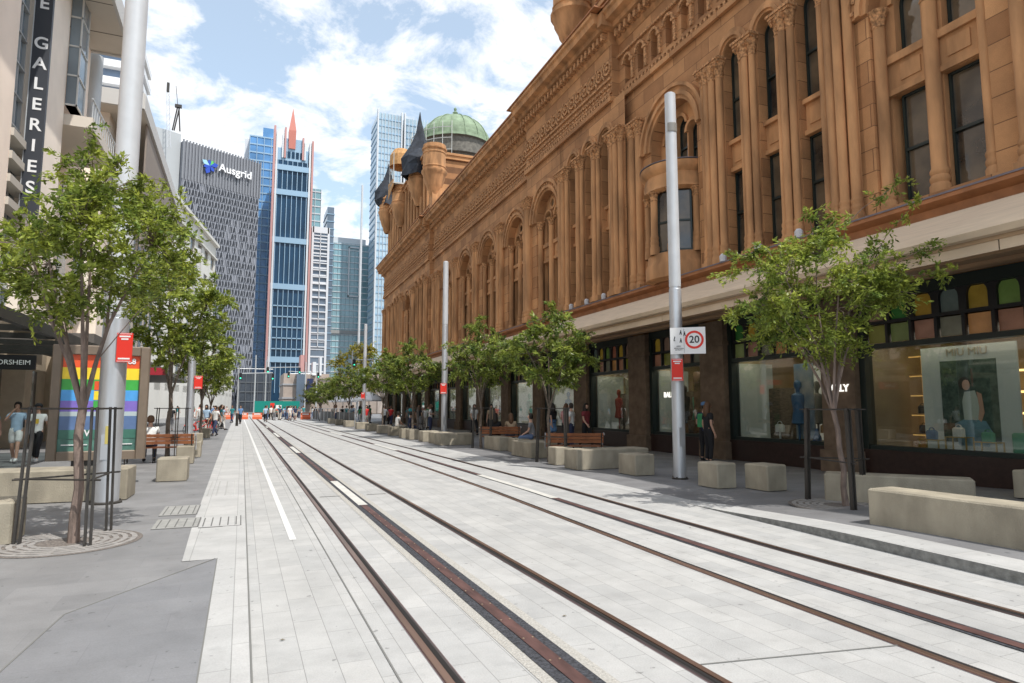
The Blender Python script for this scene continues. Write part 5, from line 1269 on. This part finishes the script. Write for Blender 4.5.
MB().rbox((0,-.17,1.22),(.26,.13,.40)).build('backpack',cm_('black',CL['black']),pA,local=True)
pB=person('walk',(-5.5,22.8,0),R(180),'white','black','woman in white T-shirt with yellow print and black leggings beside the poster panel',shoes='white',scale=.97)
MB().rbox((0,.128,1.24),(.11,.012,.14)).build('shirt_print',cm_('yellow',(.6,.4,.05)),pB,local=True)
m=MB(); m.lathe([(.104,0),(.1,.05),(.06,.09),(0,.1)],(0,0,1.69),12); m.rbox((0,.12,1.70),(.13,.1,.012)); m.build('cap',cm_('black',CL['black']),pB,local=True)
person('walk',(-6.75,23.1,0),R(175),'sky','grey','person in light blue top cut by the left edge of the picture',hair=hair_b)
person('sit',(-2.42,21.27,0),R(0)+R(5),'white','navy','person in white shirt seated on the timber bench behind the poster panel',hair=hair_b)
pD=person('phone',(12.9,15.7,0),R(-60),'navy','black','person in dark clothes with green backpack by the shop window behind the 20 sign pole')
MB().cbox(-.15,.15,-.26,-.11,1.02,1.42,.04).build('backpack',cm_('green',CL['green']),pD,local=True)
m=MB(); m.lathe([(.106,0),(.1,.07),(.05,.11),(0,.12)],(0,0,1.67),12); m.build('beanie',cm_('blue',CL['blue']),pD,local=True)
person('stand',(12.45,15.0,0),R(-100),'black','black','person in black top standing left of the green backpack',hair=hair_b,long_hair=True)
person('walk',(12.2,24.6,0),R(20),'black','blue','woman with long dark hair and bright blue skirt outside the pale shop window',long_hair=True,skirt=True)
person('phone',(12.3,23.6,0),R(-70),'pink','black','person in pink top facing the shop between two others',hair=hair_b,long_hair=True)
person('stand',(11.7,22.0,0),R(40),'white','navy','man in white shirt and dark trousers right of the pink topped person')
person('walk',(12.3,21.9,0),R(200),'maroon','black','person in maroon and black at the right of the shop window group',long_hair=True)
person('walk',(12.1,34.3,0),R(180),'white','black','woman in white vest and black trousers right of the second silver pole',hair=hair_b,long_hair=True)
person('stand',(12.7,33.2,0),R(150),'tan','black','person in tan top behind the woman in white vest')
person('sit',(8.2,36.45,0),R(-80),'white','stone','man in white shirt seated on a block left of the second silver pole')
person('sit',(8.55,34.9,0),R(-95),'navy','navy','person in navy seated beside the man in white shirt',skin=skin_d)
person('sit',(9.35,24.0,0),R(-25),'black','black','person in black seated on the timber bench, left one of two',long_hair=True)
person('sit',(9.95,23.8,0),R(-15),'tan','denim','person in tan seated on the timber bench, right one of two',hair=hair_b,long_hair=True)
person('sit',(9.6,21.0,.02),R(60),'grey','denim','person with a blue bag seated low by the blocks near the second right tree')
r4=random.Random(12)
cols=list(CL); 
# far crowd
USED=set()
def crowd(n,xr,yr,grp,lab):
    for i in range(n):
        x=r4.uniform(*xr); y=r4.uniform(*yr); c1=r4.choice(['white','white','navy','blue','sky','grey','black','pink','teal','red','stone','green']); c2=r4.choice(['black','navy','grey','stone','denim','white'])
        while (lab,c1,c2) in USED: c1=r4.choice(['white','navy','blue','sky','grey','black','pink','teal','red','stone','green','maroon','tan']); c2=r4.choice(['black','navy','grey','stone','denim','white'])
        USED.add((lab,c1,c2))
        lh=r4.random()<.4; kd=r4.choice(['walk','walk','stand','phone'])
        person(kd,(x,y,0),r4.uniform(0,6.28),c1,c2,lab%(c1,c2),group=grp,hair=r4.choice([hair_m,hair_b]),skin=r4.choice([skin_m,skin_m,skin_d]),long_hair=lh,scale=r4.uniform(.93,1.04))
crowd(16,(-4.6,-.8),(38,75),'shoppers on the far left pavement','distant pedestrian in %s top and %s trousers on the far left pavement')
crowd(15,(8.4,12.8),(56,84),'people behind the grey crowd fence','distant person in %s top and %s trousers behind the grey fence')
crowd(24,(2.8,9.0),(82,98),'pedestrians crossing at the street end','distant pedestrian in %s top and %s trousers crossing at the street end')
crowd(12,(-8,0),(86,104),'pedestrians crossing at the far left','distant pedestrian in %s top and %s trousers near the orange barriers')
crowd(9,(11,13),(38,56),'shoppers under the awning','distant shopper in %s top and %s trousers under the awning')
person('stand',(9.4,53.2,0),R(180),'red','stone','distant person in bright red shirt beside the third silver pole',shorts=True)
person('stand',(9.9,57.5,0),R(120),'yellow','navy','distant worker in yellow safety vest behind the grey fence')
person('walk',(5.1,78,0),R(185),'white','stone','distant pedestrian in white walking on the tracks, left of a pair',shorts=True)
person('walk',(5.6,77,0),R(180),'navy','stone','distant pedestrian in navy top walking on the tracks, right of a pair',shorts=True)
person('walk',(2.3,72,0),R(0),'sky','black','distant pedestrian in pale blue walking away on the left rail',shoes='black')
person('walk',(-.1,66,0),R(170),'blue','black','distant pedestrian in blue top by the dark bollard post on the left')
# bicycles
def bicycle(loc,rz,label,col):
    t=thing('bicycle',label,'bicycle',loc,rz,'bicycles parked on the left pavement')
    for x in (-.52,.52):
        m=MB(); n=20
        m.tube([(x+.33*math.cos(2*math.pi*k/n),0,.34+.33*math.sin(2*math.pi*k/n)) for k in range(n+1)],.018,5,cap=False)
        w=m.build('wheel',black_m,t,local=True)
        m=MB(); 
        for k in range(8): m.tube([(x,0,.34),(x+.32*math.cos(k*.785),0,.34+.32*math.sin(k*.785))],.003,3)
        m.build('spokes',steel,w,local=True)
    m=MB()
    for a,b in (((-.52,0,.34),(-.12,0,.32)),((-.12,0,.32),(.38,0,.66)),((-.2,0,.8),(-.12,0,.32)),((-.2,0,.78),(.36,0,.84)),((-.52,0,.34),(-.2,0,.74)),((.52,0,.34),(.34,0,.96))): m.tube([a,b],.024,6)
    m.build('frame',col,t,local=True)
    m=MB(); m.cbox(-.34,-.08,-.07,.07,.86,.92,.02); m.build('saddle',black_m,t,local=True)
    m=MB(); m.tube([(.42,-.28,1.02),(.34,-.1,1.0),(.34,.1,1.0),(.42,.28,1.02)],.015,6); m.build('handlebar',black_m,t,local=True)
    m=MB(); m.box(.38,.62,-.14,.14,.72,.92); m.build('basket',dksteel,t,local=True)
    m=MB(); m.tube([(-.52+.37*math.cos(R(a)),0,.34+.37*math.sin(R(a))) for a in range(0,150,20)],.03,5); m.build('mudguard',col,t,local=True)
rd=mat('bike_red',(.6,.04,.03),.4)
bicycle((-2.2,40.5,0),R(25),'red hire bicycle, nearest of the parked bicycles',rd)
bicycle((-1.6,44.0,0),R(70),'red hire bicycle with its wheel towards the kerb',rd)
bicycle((-2.1,47.5,0),R(40),'dark bicycle behind the red ones',dksteel)
# barriers, fence, hoarding, umbrellas, poles at the end
om=mat('orange_plastic',(.62,.12,.04),.5)
for i,(x,y,l) in enumerate([(-1.6,93,'left orange water barrier beside the white post'),(.2,92,'middle orange water barrier left of the tracks'),(1.9,91.5,'orange water barrier at the tracks'),(7.7,88,'orange water barrier right of the tracks')]):
    t=thing('traffic_barrier',l,'barrier',(x,y,0),0,'orange water filled barriers'); m=MB()
    m.prism([(-.28,0),(.28,0),(.24,.35),(.10,.55),(.10,.85),(-.10,.85),(-.10,.55),(-.24,.35)],-.6,.6,'x'); m.build('barrier_body',om,t,local=True)
    MB().box(-.4,.4,-.115,-.102,.62,.76).build('reflective_band',white_m,t,local=True)
fm=mat('fence_mesh_grey',(.09,.095,.10),.8,var=.2)
for i in range(11):
    y=54+2.9*i; t=thing('crowd_fence','%s grey mesh fence panel beyond the third silver pole on the right kerb'%('first second third fourth fifth sixth seventh eighth ninth tenth farthest'.split()[i]),'fence',(8.6-.02*i,y,0),R(90),'grey fence panels')
    MB().box(0,2.7,-.02,.02,.12,1.15).build('mesh_panel',fm,t,local=True); m=MB(); m.tube([(0,0,0),(0,0,1.45),(2.75,0,1.45),(2.75,0,0)],.025,5); m.build('frame',steel,t,local=True)
t=thing('site_hoarding','teal hoarding with red and white lettering across the end of the tracks','hoarding',(4.9,103,0))
MB().box(-3.2,3.2,0,.3,.8,2.5).build('panel',mat('teal_paint',(.0,.22,.18),.5),t,local=True); MB().box(-3.1,3.1,-.1,.4,.1,.8).build('base',black_m,t,local=True)
m=MB(); m.box(-1.0,.7,-.03,-.01,1.1,1.35); m.box(-1.0,-.4,-.03,-.01,1.35,2.2); m.build('red_marks',red_m,t,local=True); m=MB(); m.box(-.2,.6,-.05,-.03,1.4,1.9); m.build('white_marks',white_m,t,local=True)
for x,y,l in ((11.3,80,'white market umbrella above the grey fence'),(11.9,66,'cream market umbrella behind the fence, nearer')):
    t=thing('market_umbrella',l,'umbrella',(x,y,0)); m=MB(); m.lathe([(1.7,2.2),(1.68,2.35),(.9,2.85),(0,3.2)],(0,0,0),8); m.build('canopy',white_m,t,local=True); MB().tube([(0,0,0),(0,0,3)],.04,6).build('pole',steel,t,local=True)
t=thing('bollard_post','dark slim bollard post on the far left kerb','bollard',(-.35,60,0)); m=MB(); m.lathe([(.11,0),(.11,1.0),(.09,1.08),(0,1.1)],(0,0,0),12); m.build('post',dksteel,t,local=True)
gm_=mat('gantry_grey',(.5,.52,.53),.4,.4)
for x,y,h,arm,l in ((-.6,98,7.5,4.5,'traffic signal pole with arm at the far left end of the tracks'),(3.3,108,9,5,'traffic signal pole with long arm in the middle distance'),(11.4,112,8.5,-4.5,'traffic signal pole with arm reaching left, right of the tracks'),(13.2,86,9,4.5,'signal pole with double arms near the autumn tree')):
    t=thing('signal_pole',l,'signal pole',(x,y,0)); m=MB(); m.tube([(0,0,0),(0,0,h)],[.12,.08],8); m.build('pole',gm_,t,local=True)
    m=MB(); m.tube([(0,0,h-1.2),(arm,0,h-1.0)],.06,6); m.build('arm',gm_,t,local=True)
    for xx in (0.25,arm): 
        m=MB(); m.cbox(xx-.17,xx+.17,-.2,.1,h-2.1,h-1.1,.03); hd_=m.build('signal_head',black_m,t,local=True)
        m=MB(); m.lathe([(.0,0),(.1,0)],(0,0,0),10); m.v=[(xx+a,-.21,h-1.85+b) for a,b,c in m.v]; m.build('green_lamp',mat('green_lamp',(.05,.6,.3),.4,emis=((.05,.9,.5),1.5)),hd_,local=True)
# overhead wire posts far away
for x,y,l in ((2.0,125,'slim catenary mast left of the hoarding'),(12.0,140,'slim catenary mast before the sandstone podium')):
    t=thing('catenary_mast',l,'mast',(x,y,0)); m=MB(); m.tube([(0,0,0),(0,0,11)],[.14,.1],8); m.build('pole',gm_,t,local=True); m=MB(); m.tube([(-3,0,8.5),(3,0,8.5)],.05,5); m.build('arm',gm_,t,local=True)
# litter and leaves on the paving
lm_=mat('dry_leaf',(.12,.1,.06),.9)
for i,(x,y) in enumerate(((2.35,4.6),(.3,4.9),(5.6,7.2))):
    o=MB().add([(0,0,.008),(.025,.01,.012),(.045,0,.008),(.02,-.01,.01)],[(0,1,2,3)]).build('fallen_leaf',lm_); o.location=(x,y,0); tag(o,['fallen leaf on the light paving between the rails','fallen leaf near the joint left of the edge line','fallen leaf by the outer right rail'][i],'leaf')
